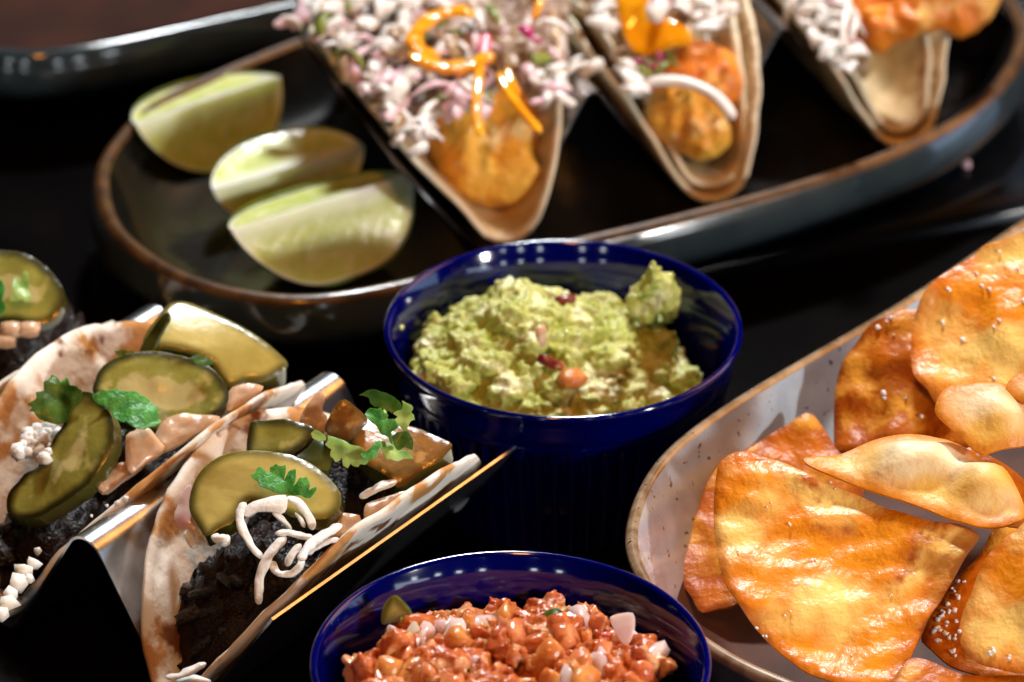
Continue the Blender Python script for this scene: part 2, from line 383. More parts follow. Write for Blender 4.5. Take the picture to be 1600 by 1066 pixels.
# ------------------------------------------------------------------ ramekins
def lathe(name, cx, cy, prof, m, parent, n=96, mod=None):
    V, Fc = [], []
    for k, (r, z) in enumerate(prof):
        for i in range(n):
            a = 2 * math.pi * i / n; rr = r + (mod(k, a) if mod else 0)
            V.append((cx + rr * math.cos(a), cy + rr * math.sin(a), z))
    for k in range(len(prof) - 1):
        for i in range(n): Fc.append((k * n + i, k * n + (i + 1) % n, (k + 1) * n + (i + 1) % n, (k + 1) * n + i))
    if prof[-1][0] < .003: Fc.append(tuple((len(prof) - 1) * n + i for i in range(n)))
    return obj(name, V, Fc, m, parent)
def ramekin(cx, cy, label):
    r = empty('ramekin', (cx, cy, 0), label, 'ramekin', 'cobalt blue ramekins')
    NF = 56; n = NF * 10
    zs = [0, .0005, .0015, .004, .008, .014, .020, .026, .030, .0322, .0332]
    prof = []
    for z in zs: prof.append((.0372 + .0052 * (z / .0332) - (.0014 if z < .0004 else 0), z))
    def mod(k, a):
        w = 1 if 2 <= k <= 8 else (.5 if k in (1, 9) else 0)
        c = abs(math.sin(a * NF / 2)); return w * (-.0009 + .0011 * c ** .7)
    lathe('fluted_wall', cx, cy, prof, 'cobalt', r, n, mod)
    prof = [(.0424, .0332), (.0430, .0336), (.0431, .0342), (.0427, .0348), (.0431, .0353), (.0437, .0375), (.0443, .0405), (.0447, .0428), (.0453, .0436), (.0455, .0443), (.0453, .0450), (.0447, .0453), (.0441, .0451), (.0437, .0444)]
    lathe('rim', cx, cy, prof, 'cobalt', r, 192)
    prof = [(.0437, .0444), (.0429, .0428), (.0420, .0406), (.0412, .0380), (.0407, .035), (.0404, .031), (.0401, .024), (.0396, .015), (.038, .009), (.034, .0062), (.025, .005), (.001, .005)]
    lathe('inside', cx, cy, prof, 'cobalt', r, 192)
    return r
B2 = (-.0133, -.1500)
ramekin(0, 0, 'fluted cobalt blue ramekin full of green guacamole')
ramekin(B2[0], B2[1], 'cobalt blue ramekin full of red salsa at the bottom edge')

def remeshed(V, Fc, vox):
    me = bpy.data.meshes.new('tmp'); me.from_pydata(V, [], Fc); o = bpy.data.objects.new('tmp', me); COL.objects.link(o)
    md = o.modifiers.new('r', 'REMESH'); md.mode = 'VOXEL'; md.voxel_size = vox
    dg = bpy.context.evaluated_depsgraph_get(); ev = o.evaluated_get(dg); m2 = ev.to_mesh()
    n = len(m2.vertices); A = np.empty(n * 3); m2.vertices.foreach_get('co', A); A = A.reshape(-1, 3)
    N_ = np.empty(n * 3); m2.vertices.foreach_get('normal', N_); N_ = N_.reshape(-1, 3)
    F2 = [tuple(p.vertices) for p in m2.polygons]
    ev.to_mesh_clear(); bpy.data.objects.remove(o); bpy.data.meshes.remove(me)
    return A, N_, F2
def pile(cx, cy, hf, R, nblob, rmin, rmax, vox, seed, amp=.3, fine=.0006, cut=False):
    """a lumpy spoonful: lumps over a height field, fused, then roughened"""
    rr = random.Random(seed); V, Fc = [], []
    def add(v, f):
        b = len(V); V.extend(v); Fc.extend(tuple(i + b for i in x) for x in f)
    base = []; g = 36
    for k in range(g + 1):
        for i in range(60):
            a = 2 * math.pi * i / 60; r = R * k / g * (1 + .06 * math.sin(3 * a + seed)); x, y = cx + r * math.cos(a), cy + r * math.sin(a)
            base.append((x, y, hf(x - cx, y - cy) - .0015))
    fb = []
    for k in range(g):
        for i in range(60): fb.append((k * 60 + i, k * 60 + (i + 1) % 60, (k + 1) * 60 + (i + 1) % 60, (k + 1) * 60 + i))
    n0 = len(base)
    for i in range(60): x, y, z = base[g * 60 + i]; base.append((x, y, min(z - .004, .018)))
    for i in range(60): fb.append((g * 60 + i, g * 60 + (i + 1) % 60, n0 + (i + 1) % 60, n0 + i))
    fb.append(tuple(n0 + i for i in range(59, -1, -1)))
    add(base, fb)
    for _ in range(nblob):
        a = rr.uniform(0, 2 * math.pi); r = R * math.sqrt(rr.random()) * .97; x, y = r * math.cos(a), r * math.sin(a)
        s = rmin + (rmax - rmin) * rr.random() ** 1.8
        bv, bf = blobmesh(s, 2, amp, 1.3, rr.random() * 50, (rr.uniform(.7, 1.4), rr.uniform(.7, 1.4), rr.uniform(.6, 1.0)))
        if cut:
            bv, bf = dicemesh(s * rr.uniform(.6, 1.5), s * rr.uniform(.5, 1), s * rr.uniform(.4, .9), rr.random() * 50, .5)
            from mathutils import Euler
            E_ = Euler((rr.uniform(0, 6), rr.uniform(0, 6), rr.uniform(0, 6))).to_matrix(); bv = [E_ @ Vector(v) for v in bv]
        z = hf(x, y) + rr.uniform(-.3, .25) * s
        add([(v[0] + x + cx, v[1] + y + cy, v[2] + z) for v in bv], bf)
    A, N_, F2 = remeshed(V, Fc, vox)
    out = []
    for p, n in zip(A, N_):
        d = fine * (fn(p[0], p[1], p[2], 420, 1) + .6 * fn(p[0], p[1], p[2], 900, 2))
        out.append(tuple(p + n * d * 1.6))
    return out, F2
pk1 = W(805, 432, .049).xy; pk2 = W(1022, 452, .046).xy
def hguac(x, y):
    r = math.hypot(x, y); h = .0322 + .0095 * math.exp(-((x + .006) ** 2 + (y - .008) ** 2) / .00045)
    h += .0055 * math.exp(-((x - pk1.x) ** 2 + (y - pk1.y) ** 2) / .00005)
    h += .004 * math.exp(-((x + .02) ** 2 + (y - .0) ** 2) / .00025)
    h -= .004 * max(0, (x - .018) / .02) + .002 * max(0, (y - .024) / .01) + .009 * max(0, min(1, (-y + .012 + x * .5) / .028))
    return h + .0018 * fn(x, y, 0, 130, 3)
V, Fc = pile(0, 0, hguac, .0365, 470, .0012, .0044, .00062, 5, .34, .0008)
g = empty('guacamole', (0, 0, .02), 'chunky green guacamole mounded in the blue ramekin', 'guacamole')
obj('mash', V, Fc, 'guac', g)
# the upright spoon-tail at the right
V, Fc = [], []
rr = random.Random(9)
tail = [(1005, 478, .039, .0042), (1020, 468, .041, .0044), (1040, 462, .0415, .004), (1030, 448, .045, .0038), (1016, 442, .048, .0028), (1022, 430, .0515, .0022), (1019, 417, .0545, .0014), (1046, 480, .038, .0032), (1000, 462, .041, .0028), (1048, 462, .042, .0022)]
for i, (a, b, z, s) in enumerate(tail):
    p = W(a, b, z); v, f = blobmesh(s, 2, .3, 1.4, i * 2.1); bb = len(V)
    V += [(p.x + q[0], p.y + q[1], p.z + q[2] * 1.1) for q in v]; Fc += [tuple(k + bb for k in x) for x in f]
A, N_, F2 = remeshed(V, Fc, .0005)
obj('mash', [tuple(p + n * .0008 * fn(p[0], p[1], p[2], 500, 4)) for p, n in zip(A, N_)], F2, 'guac', g)
def bit(name, px, py, z, size, m, parent, seed=0, rot=None, off=0):
    V, Fc = dicemesh(size[0], size[1], size[2], seed); p = W(px, py, z)
    R_ = Matrix.Rotation((rot or [0, 0, 0])[2], 3, 'Z') @ Matrix.Rotation((rot or [0, 0, 0])[0], 3, 'X') @ Matrix.Rotation((rot or [0, 0, 0])[1], 3, 'Y')
    return obj(name, [R_ @ Vector(v) + p for v in V], Fc, m, parent, edge=[1] * len(V))
bit('red_onion_piece', 884, 468, .0425, (.0026, .0013, .0011), 'dark_red', g, 1, (0, 0, .3))
bit('red_onion_piece', 845, 525, .0425, (.0014, .0008, .0028), 'onion', g, 2, (-.5, .3, .5))
bit('red_onion_piece', 858, 566, .0395, (.0032, .0009, .0014), 'dark_red', g, 3, (-.5, .35, -.1))
bit('tomato_piece', 893, 592, .0355, (.0036, .0026, .0022), 'tomato_orange', g, 4, (.3, .2, .5))
bit('tomato_piece', 872, 572, .0385, (.0014, .001, .0012), 'salsa', g, 6, (.3, .2, .5))

# salsa
def hsalsa(x, y):
    h = .0375 + .0035 * math.exp(-((x) ** 2 + (y - .002) ** 2) / .0006) - .003 * max(0, (y - .016) / .014)
    return h + .0016 * fn(x, y, 0, 140, 6)
V, Fc = pile(B2[0], B2[1], hsalsa, .0350, 250, .0016, .0054, .0006, 11, .3, .0007, True)
s = empty('salsa', (B2[0], B2[1], .02), 'chunky red tomato salsa filling the blue ramekin at the bottom edge', 'salsa')
obj('tomato_pulp', V, Fc, 'salsa', s)
rr = random.Random(21)
dm = []
for i in range(5):
    v, f = dicemesh(.0030, .0018, .0014, i, .55); dm.append((v, f))
sm = {m: [shared('chunk', *dm[i], m) for i in range(5)] for m in ('salsa', 'tomato_pale', 'tomato_orange', 'onion_white', 'pinkonion', 'avocado_peel', 'leaf_dark')}
for k in range(150):
    a = rr.uniform(0, 2 * math.pi); r = .033 * math.sqrt(rr.random()); x, y = r * math.cos(a), r * math.sin(a)
    if y < -.012: continue
    m = rr.choices(['salsa', 'tomato_pale', 'tomato_orange', 'onion_white', 'pinkonion', 'avocado_peel', 'leaf_dark'], [3, 5, 4, 2.6, .6, .3, .9])[0]
    q = rr.uniform(.6, 1.9) * (.7 if m in ('leaf_dark', 'avocado_peel', 'pinkonion') else 1)
    nm = {'onion_white': 'onion_piece', 'pinkonion': 'red_onion_piece', 'avocado_peel': 'pepper_piece', 'leaf_dark': 'cilantro_piece'}.get(m, 'tomato_chunk')
    put(nm, rr.choice(sm[m]), (B2[0] + x, B2[1] + y, hsalsa(x, y) + .0008 + rr.uniform(-.0012, .0012)), (rr.uniform(0, 6), rr.uniform(0, 6), rr.uniform(0, 6)), q, s)
slab('lime_piece', [(598, 975), (600, 950), (615, 930), (630, 940), (642, 955), (640, 966), (620, 972)], (620, 955, .044), (-.2, -.8, .5), .0022, ['pickle_bright', 'leaf_dark'], s, .0008, .8)
slab('onion_piece', [(953, 965), (975, 958), (990, 960), (991, 985), (980, 1010), (968, 1000), (960, 985)], (973, 985, .044), (.1, -.8, .6), .0012, 'onion_white', s, .0008, .6)
slab('onion_piece', [(636, 985), (648, 970), (656, 985), (652, 994), (640, 994)], (646, 984, .043), (0, -.6, .7), .0012, 'white_crumb', s, .0008, .6)

# ------------------------------------------------------------------ chips dish
ZD = .040
dp = [W(a, b, ZD).xy for a, b in [(1423, 461), (1336, 511), (1229, 572), (1161, 612), (1094, 656), (1034, 704), (1000, 753), (978, 813), (978, 860), (1000, 908), (1045, 965), (1104, 1011), (1165, 1046), (1242, 1076)]]
a52 = math.radians(51.5); du = Vector((math.cos(a52), math.sin(a52))); dv = Vector((du.y, -du.x))
e1 = dp[0]; e2 = dp[-1]
far = e1 + du * .07
near = e2 + dv * .055
dp = [far, e1.lerp(far, .5)] + dp + [e2.lerp(near, .5), near, near + dv * .016 + du * .008, near + dv * .025 + du * .03, near + dv * .028 + du * .07, near + dv * .028 + du * .13,
      near + dv * .02 + du * .165, far + dv * .11 + du * .028, far + dv * .06 + du * .032, far + dv * .02 + du * .024, far + dv * .004 + du * .01]
dp = smooth_loop(catmull(dp, 10), 60)
if sum((dp[i - 1].x * dp[i].y - dp[i].x * dp[i - 1].y) for i in range(len(dp))) < 0: dp.reverse()
cdish = sum(dp, Vector((0, 0))) / len(dp)
dish = empty('chip_dish', (cdish.x, cdish.y, 0), 'rectangular speckled white stoneware dish with a brown rim, heaped with chips', 'dish')
P_ = [(p.x, p.y) for p in dp]
for nm, prof, m in (('outer_wall', [(.03, .0005), (.0175, .0006), (.0145, .002), (.0105, .008), (.006, .018), (.0028, .028), (.0008, .035), (0, .0375)], 'dish_out'),
                    ('glazed_rim', [(0, .0375), (-.0003, .0388), (.0003, .0398), (.0012, .0402), (.0022, .04), (.0028, .0393)], 'dish_rim'),
                    ('inner_wall', [(.0028, .0393), (.0042, .0365), (.0062, .031), (.0085, .0245), (.0119, .0165)], 'dish_white'),
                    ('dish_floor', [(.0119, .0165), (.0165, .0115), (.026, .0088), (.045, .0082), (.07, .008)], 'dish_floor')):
    V, Fc, mi = ring_solid(nm, P_, prof, m, dish)
    if nm != 'dish_floor': Fc = Fc[:-len(P_)]; V = V[:-1]
    obj(nm, V, Fc, m, dish)

def lump(amp, s, seed, amp2=.0, s2=60):
    return lambda x, y: amp * fn(x, y, 0, s, seed) * 2 + amp2 * fn(x, y, 0, s2, seed + 5) * 2
G = 'fried tortilla chips heaped in the dish'
def chip(pts, anchor, normal, label, m='chip', th=.0016, f=None, **k):
    o = slab('tortilla_chip', pts, anchor, normal, th, m, None, k.pop('sp', .0013), .4, .001, f, **k)
    return tag(o, label, 'tortilla chip', G)
fA = lambda x, y: .0035 * fn(x, y * 1.9, 0, 32, 1) + .0016 * fn(x, y * 2, 0, 90, 2) - 3.2 * (x * x) * .6
def chipsfar():
    chip([(1131, 729), (1104, 753), (1081, 780), (1061, 813), (1057, 847), (1051, 874), (1061, 907), (1081, 934), (1094, 956), (1121, 951), (1148, 944), (1210, 900), (1260, 820), (1200, 740)],
         (1110, 850, .021), (-.35, -.3, .88), 'dark brown chip tucked under the left edge of the big front chip', 'chip_brown', f=lump(.0012, 50, 4, .0006, 130))
    chip([(1150, 716), (1190, 688), (1222, 669), (1262, 649), (1281, 662), (1306, 700), (1350, 770), (1290, 800), (1200, 770)],
         (1250, 700, .030), (-.1, -.45, .88), 'brown pointed chip standing behind the big front chip', 'chip_brown', f=lump(.001, 60, 9, .0005, 150))
    chip([(1302, 639), (1306, 605), (1316, 578), (1336, 545), (1363, 515), (1390, 501), (1423, 485), (1500, 500), (1550, 600), (1520, 700), (1444, 690), (1400, 690), (1370, 692), (1330, 706), (1306, 702), (1300, 672)],
         (1380, 620, .040), (-.35, -.5, .8), 'round brown chip with salt, between the speckled dish wall and the large top chip', 'chip_brown', f=lump(.0016, 45, 12, .0007, 140))
    chip([(1625, 352), (1571, 371), (1538, 380), (1531, 386), (1517, 398), (1484, 420), (1450, 451), (1432, 484), (1423, 525), (1424, 565), (1430, 592), (1450, 612), (1470, 640), (1520, 655), (1580, 645), (1640, 600), (1690, 500), (1680, 380)],
         (1530, 520, .056), (-.15, -.62, .78), 'largest round golden chip dotted with salt at the top of the heap', 'chip', f=lump(.0018, 40, 15, .0009, 120), th=.0018)
    chip([(1460, 640), (1478, 607), (1510, 603), (1544, 602), (1575, 609), (1612, 640), (1620, 690), (1551, 709), (1531, 711), (1500, 686), (1478, 664)],
         (1545, 650, .064), (.05, -.5, .85), 'small folded yellow chip bulging below the largest round chip', 'chip_pale',
         f=lambda x, y: .004 * math.exp(-((x - .002) ** 2 + y * y) / .00006) + .001 * fn(x, y, 0, 150, 3))
    chip([(1571, 608), (1580, 592), (1600, 581), (1625, 575), (1640, 620), (1612, 632), (1590, 624)],
         (1600, 605, .070), (-.1, -.4, .9), 'tiny curled chip at the right edge beside the folded yellow chip', 'chip_pale', f=lump(.0006, 120, 3))
chipsfar()
chip([(1511, 700), (1545, 712), (1585, 738), (1625, 775), (1640, 820), (1560, 820), (1500, 760)], (1570, 765, .050), (.1, -.45, .88), 'thin brown chip just behind the cream blistered chip', 'chip_brown', f=lump(.0008, 80, 2))
chip([(1570, 812), (1530, 870), (1480, 920), (1440, 985), (1455, 1010), (1490, 1040), (1530, 1056), (1600, 1070), (1660, 1040), (1660, 820)], (1520, 950, .030), (.0, -.4, .9),
     'brown chip crusted with coarse salt at the lower right', 'chip_brown', f=lump(.0012, 50, 7, .0006, 140))
chip([(1420, 1030), (1500, 1052), (1600, 1060), (1660, 1090), (1600, 1130), (1400, 1110)], (1500, 1080, .026), (0, -.3, .95), 'dark orange chip cut off by the bottom right edge', 'chip_brown', f=lump(.001, 60, 5))
chip([(1612, 812), (1590, 828), (1565, 850), (1535, 885), (1518, 930), (1504, 960), (1500, 1000), (1520, 1032), (1560, 1046), (1610, 1050), (1680, 1020), (1690, 830)], (1590, 940, .042), (-.3, -.5, .82),
     'olive yellow chip at the right edge above the salty chip', 'chip', f=lambda x, y: .003 * math.exp(-((x - .008) ** 2 + y * y) / .0001) + .0015 * fn(x, y, 0, 90, 8))
chip([(1121, 740), (1136, 718), (1161, 710), (1188, 716), (1229, 727), (1276, 753), (1336, 770), (1390, 793), (1444, 813), (1497, 821), (1529, 833), (1516, 860), (1497, 890), (1457, 954), (1430, 1008), (1400, 1072), (1340, 1084), (1276, 1060), (1229, 1030), (1188, 990), (1155, 950), (1131, 909), (1120, 860), (1115, 807)],
     (1300, 900, .038), (-.12, -.48, .87), 'biggest chip in front, wedge shaped, golden and wrinkled with a straight right edge', 'chip', f=fA, th=.0018, sp=.0012)
fC = lambda x, y: .0058 * math.exp(-(((x - .001) ** 2 / .00010) ** 1.5 + ((y - .007) ** 2 / .000030) ** 1.5)) + .0052 * math.exp(-(((x - .0165) ** 2 / .00004) ** 1.5 + ((y + .001) ** 2 / .00003) ** 1.5)) + .0015 * fn(x, y, 0, 60, 4) + .0006 * fn(x, y, 0, 160, 2)
chip([(1255, 721), (1290, 713), (1323, 706), (1363, 690), (1397, 684), (1444, 684), (1477, 690), (1511, 706), (1538, 723), (1575, 750), (1596, 780), (1600, 807), (1564, 823), (1531, 824), (1491, 813), (1430, 790), (1363, 768), (1309, 747), (1269, 734)],
     (1430, 762, .052), (-.05, -.26, .96), 'cream coloured chip with two pale blisters lying across the big front chip', 'chip_pale', f=fC, th=.0015)

# ------------------------------------------------------------------ taco holders and tortillas
class Fr:
    def __init__(s, x, y, ang, z=0):
        a = math.radians(ang); s.O = Vector((x, y, z)); s.U = Vector((math.cos(a), math.sin(a), 0)); s.V = Vector((math.sin(a), -math.cos(a), 0))
    def p(s, u, v, z): return s.O + s.U * u + s.V * v + Vector((0, 0, z))
def holder(fr, pitch, h, zb, L, ks, m, label, wl=.0055, rp=.0048, group='zigzag steel taco holders', skew=0):
    """folded sheet: valleys at (k+.5)*pitch, peaks at k*pitch"""
    r = empty('taco_holder', fr.p(L / 2, 0, zb), label, 'taco holder', group)
    pts = []
    def arc(cx, cz, rad, a0, a1, n=8):
        return [(cx + rad * math.cos(math.radians(a0 + (a1 - a0) * i / n)), cz + rad * math.sin(math.radians(a0 + (a1 - a0) * i / n))) for i in range(n + 1)]
    k0, k1 = ks[0], ks[-1]
    dx = pitch / 2 - wl / 2; sl = math.degrees(math.atan2(h, dx))
    sl = min(80, sl + 6)
    prof = [(k0 * pitch, zb + h)]
    for k in range(k0, k1):
        c = (k + .5) * pitch
        prof += arc(c - wl / 2, zb + .003, .003, 180 + (90 - sl), 270, 4) + arc(c + wl / 2, zb + .003, .003, 270, 360 - (90 - sl), 4)
        if k + 1 < k1: prof += arc((k + 1) * pitch, zb + h - rp, rp, 180 - (90 - sl), 90 - sl, 10)
    prof.append((k1 * pitch, zb + h))
    t = .0007; n = len(prof); V, Fc = [], []
    for s_ in (0, 1):
        for i, (v, z) in enumerate(prof):
            a = Vector(prof[max(i - 1, 0)]); b = Vector(prof[min(i + 1, n - 1)]); d = (b - a).normalized(); nn = Vector((-d.y, d.x)) * (t if s_ else 0)
            for u in (0, L): V.append(fr.p(u + skew * v, v + nn.x, z + nn.y))
    q = lambda s_, i, e: s_ * 2 * n + i * 2 + e
    sh = []
    for i in range(n - 1):
        sh.append((q(0, i, 0), q(0, i + 1, 0), q(0, i + 1, 1), q(0, i, 1))); sh.append((q(1, i, 0), q(1, i, 1), q(1, i + 1, 1), q(1, i + 1, 0)))
    V2 = list(V); off = len(V)
    ed = []
    def qd(idx):
        b = len(V2)
        for k in idx: V2.append(V[k])
        ed.append(tuple(range(b, b + 4)))
    for i in range(n - 1):
        qd((q(0, i, 0), q(1, i, 0), q(1, i + 1, 0), q(0, i + 1, 0))); qd((q(0, i, 1), q(0, i + 1, 1), q(1, i + 1, 1), q(1, i, 1)))
    qd((q(0, 0, 0), q(0, 0, 1), q(1, 0, 1), q(1, 0, 0))); qd((q(0, n - 1, 0), q(1, n - 1, 0), q(1, n - 1, 1), q(0, n - 1, 1)))
    obj('folded_sheet', V2, sh + ed, m, r)
    return r

def tortilla(fr, vc, z0, tl, tr, u0, R, m, parent, shift=0, rf=.006, th=.0021, seed=0, name='tortilla', flare=0.0, wob=1.0, rot=0, sag=0):
    nr, na = 26, 96; V = []; ed = []
    pl_, pr_ = math.radians(90 - tl), math.radians(90 - tr)
    def mp(u, s, off):
        s += shift
        ph, lim = (s / rf, pr_) if s > 0 else (s / rf, -pl_)
        if abs(ph) < abs(lim):
            v, z, a = rf * math.sin(ph), rf - rf * math.cos(ph), ph; d = 0
        else:
            d = (abs(s) - abs(lim) * rf); sg = 1 if s > 0 else -1; a = lim
            v, z = rf * math.sin(lim), rf - rf * math.cos(lim)
            v += sg * d * math.cos(abs(lim)); z += d * math.sin(abs(lim))
            v += sg * flare * d * d * 12
        nv, nz = -math.sin(a), math.cos(a)
        w = wob * (.0012 * fn(u, s, 0, 45, seed) + .0006 * fn(u, s, 0, 120, seed + 4)) + off
        return fr.p(u0 + u, vc + v + nv * w, z0 + z + nz * w - sag * max(0, -u - R * .55))
    for side in (1, -1):
        for k in range(nr + 1):
            r0 = k / nr
            for i in range(na):
                a = 2 * math.pi * i / na; rr_ = R * r0 * (1 + .02 * fn(math.cos(a), math.sin(a), 0, 2.2, seed) * wob + .012 * fn(math.cos(a), math.sin(a), 0, 9, seed) + .010 * fn(math.cos(a), math.sin(a), 0, 26, seed))
                edge = 1 - .55 * max(0, (r0 - .94) / .06) ** 2
                V.append(mp(rr_ * math.cos(a), rr_ * math.sin(a), side * th / 2 * edge)); ed.append(R * (1 - r0))
    Fc = []; n1 = (nr + 1) * na
    for k in range(nr):
        for i in range(na):
            a, b = k * na + i, k * na + (i + 1) % na
            Fc.append((a, a + na, b + na, b)); Fc.append((n1 + a, n1 + b, n1 + b + na, n1 + a + na))
    for i in range(na):
        a, b = nr * na + i, nr * na + (i + 1) % na; Fc.append((a, n1 + a, n1 + b, b))
    return obj(name, V, Fc, m, parent, edge=ed)

def filling(fr, vc, ua, ub, hf, m, parent, zb=.01, k=.42, seed=0, amp=.002, name='filling'):
    """heap between the two leaves of the tortilla; hf(u) height of its top"""
    nu, nv = 90, 34; V = []
    for i in range(nu + 1):
        u = ua + (ub - ua) * i / nu; h = hf(u); hw = .004 + (h - zb) * k; en = min(1, min(i, nu - i) / 6)
        for j in range(nv + 1):
            s = j / nv * 2 - 1; z = zb + (h - zb) * (en * (1 - .35 * s * s)); v = vc + s * hw * (.3 + .7 * en)
            d = amp * (fn(u, v, z, 260, seed) + .9 * fn(u, v, z, 520, seed + 2)) * 1.5
            V.append(fr.p(u + d * .5, v, z + d))
    n1 = len(V)
    for i in range(nu + 1):
        u = ua + (ub - ua) * i / nu
        for j in range(nv + 1):
            s = j / nv * 2 - 1; V.append(fr.p(u, vc + s * .004, zb - .001))
    Fc = []; w = nv + 1
    for i in range(nu):
        for j in range(nv):
            a = i * w + j; Fc.append((a, a + w, a + w + 1, a + 1)); Fc.append((n1 + a, n1 + a + 1, n1 + a + w + 1, n1 + a + w))
        for j in (0, nv):
            a = i * w + j; Fc.append((a, a + w, n1 + a + w, n1 + a))
    return obj(name, V, Fc, m, parent)

FF = Fr(-.1151, -.0871, 53.5)          # front holder: origin at the near end of the ridge between the middle and right taco
holder(FF, .058, .036, .0006, .0955, (-2, 1), 'steel', 'polished steel holder on the left carrying the three pickle topped tacos')
def taco(fr, vc, label, group):
    return empty('taco', fr.p(.045, vc, .005), label, 'taco', group)
GT = 'flour tortilla tacos with pickles'
t3 = taco(FF, .029, 'flour taco of dark beef, nearest the blue ramekins, with shredded white cheese on top', GT)
tortilla(FF, .0290, .0048, 27.5, 33.5, .0476, .0530, 'flour', t3, shift=.0034, seed=1, th=.0024)
hf3 = lambda u: .012 + .024 * min(1, max(0, (u + .000) / .035)) + .004 * math.sin(u * 120)
filling(FF, .029, .003, .092, hf3, 'meat', t3, seed=3, name='beef_filling', k=.44, amp=.0022)
t2 = taco(FF, -.029, 'flour taco in the middle slot of the left holder, with big green pickle slices', GT)
tortilla(FF, -.0288, .0043, 24, 34.5, .0510, .0545, 'flour', t2, shift=.0020, seed=5, th=.0024)
filling(FF, -.029, .003, .097, hf3, 'meat', t2, seed=6, name='beef_filling', k=.44, amp=.0022)
t1 = taco(FF, -.087, 'taco mostly cut off by the left edge, with a dim round pickle slice', GT)
tortilla(FF, -.0865, .0045, 26, 34.5, .0500, .0530, 'flour', t1, seed=8, th=.0024)
filling(FF, -.087, .003, .095, hf3, 'meat', t1, seed=7, name='beef_filling', k=.44, amp=.0022)

M['beef'] = mat('beef_chunk', (.011, .0032, .0014), (.005, .0014, .0007), 300, rough=.3, bump=.0012, bscale=900, coat=.3, spec=.4)
rr = random.Random(44)
bmesh_ = [shared('beef_chunk', *dicemesh(.0034, .0016, .0012, i, .6), 'beef') for i in range(5)]
for tt, vc in ((t3, .029), (t2, -.0288), (t1, -.0865)):
    for k in range(34):
        u = rr.uniform(.004, .088); h = hf3(u); w = .003 + (h - .01) * .38
        v = rr.uniform(-1, 1) * w
        put('beef_chunk', rr.choice(bmesh_), FF.p(u, vc + v, .01 + (h - .01) * (1 - .35 * (v / w) ** 2) + rr.uniform(-.001, .0006)), (rr.uniform(-.6, .6), rr.uniform(-.6, .6), rr.uniform(0, 3.1)), rr.uniform(.6, 1.25), tt)
r0 = W(925, 145, .050); FB = Fr(r0.x, r0.y, 110)
holder(FB, .0647, .036, .0135, .085, (-1, 3), 'steel_dark', 'dark steel zigzag holder on the oval platter carrying the fish tacos', wl=.008, rp=.003, skew=.28)
GB = 'corn tortilla fish tacos on the platter'
ta = empty('taco', FB.p(.04, -.0336, .016), 'fish taco beside the lime wedges, piled with pink and white slaw', 'taco', GB)
tortilla(FB, -.0297, .0180, 38, 22, .0394, .0560, 'corn', ta, seed=11, rf=.010, shift=.0032)
tb = empty('taco', FB.p(.04, .0336, .016), 'fish taco in the middle of the platter, with one thick white onion arc', 'taco', GB)
tortilla(FB, .0320, .0165, 26, 17.4, .0359, .0490, 'corn', tb, seed=13, rf=.010, shift=.006)
tortilla(FB, .0330, .0192, 22, 10, .0375, .0470, 'corn', tb, seed=17, rf=.009, shift=.003)
tc_ = empty('taco', FB.p(.04, .1008, .016), 'fish taco at the top right of the platter, its fried fish jutting over the edge', 'taco', GB)
tortilla(FB, .0951, .0162, 28.8, 20, .0551, .0550, 'corn', tc_, seed=19, rf=.010, shift=.0023)
tortilla(FB, .0960, .0190, 24, 8, .0575, .0540, 'corn', tc_, seed=23, rf=.008, shift=.0015)

# ------------------------------------------------------------------ lime wedges
def lime(name, pc, a, b, yaw, roll, span, label, tilt=0, seed=0):
    """half length a, radius b, core line through pc; roll turns the near cut face up"""
    c = Vector(pc); A = Vector((math.cos(yaw) * math.cos(tilt), math.sin(yaw) * math.cos(tilt), math.sin(tilt)))
    d1 = -UP; d1 = (d1 - A * d1.dot(A)).normalized(); R_ = Matrix.Rotation(roll, 3, A); d1 = R_ @ d1
    sgn = 1 if (Matrix.Rotation(.5, 3, A) @ d1).dot(FWD) > d1.dot(FWD) else -1
    e = empty(name, (c.x, c.y, c.z - b * .8), label, 'lime wedge', 'lime wedges on the platter')
    nx, nt = 60, 22
    def rad(x): return b * max(0, 1 - abs(x / a) ** (1.9 if x < 0 else 2.8)) ** (.72 if x < 0 else .5) * (1 + .02 * fn(x, 0, 0, 60, seed))
    def pt(x, t, ang): 
        d = Matrix.Rotation(sgn * ang, 3, A) @ d1
        q = c + A * x + d * rad(x) * t
        return q
    V, Fc, ed = [], [], []
    for k, ang in enumerate((0, span)):
        nrm = A.cross(Matrix.Rotation(sgn * ang, 3, A) @ d1) * (1 if k else -1) * sgn
        o0 = len(V)
        for i in range(nx + 1):
            x = a * (-1 + 2 * i / nx); x = a * math.sin(x / a * math.pi / 2)
            r = rad(x)
            for j in range(nt + 1):
                t = j / nt; q = pt(x, t, ang)
                g = -.0010 * math.sin(math.pi * min(1, t)) * min(1, r / .01) +   .00012 * fn(x * .6, r * t * 1.6, 0, 700, seed + k)
                V.append(q + nrm * g); ed.append(min(r * (1 - t) * 2.4, r * t * .36 + .0001, (a - abs(x)) * .55))  # weak core term widens the pale band, painting in the light on top
        for i in range(nx):
            for j in range(nt):
                p = o0 + i * (nt + 1) + j; Fc.append((p, p + 1, p + nt + 2, p + nt + 1) if k else (p, p + nt + 1, p + nt + 2, p + 1))
    obj('flesh', V, Fc, 'lime_flesh', e, edge=ed)
    V, Fc = [], []
    for i in range(nx + 1):
        x = a * (-1 + 2 * i / nx); x = a * math.sin(x / a * math.pi / 2) * 1.01
        for j in range(25): V.append(pt(x, 1.02, -.075 + (span + .13) * j / 24) + A * 0)
    for i in range(nx):
        for j in range(24):
            p = i * 25 + j; Fc.append((p, p + 1, p + 26, p + 25))
    obj('rind', V, Fc, 'lime_rind', e)
D = math.radians
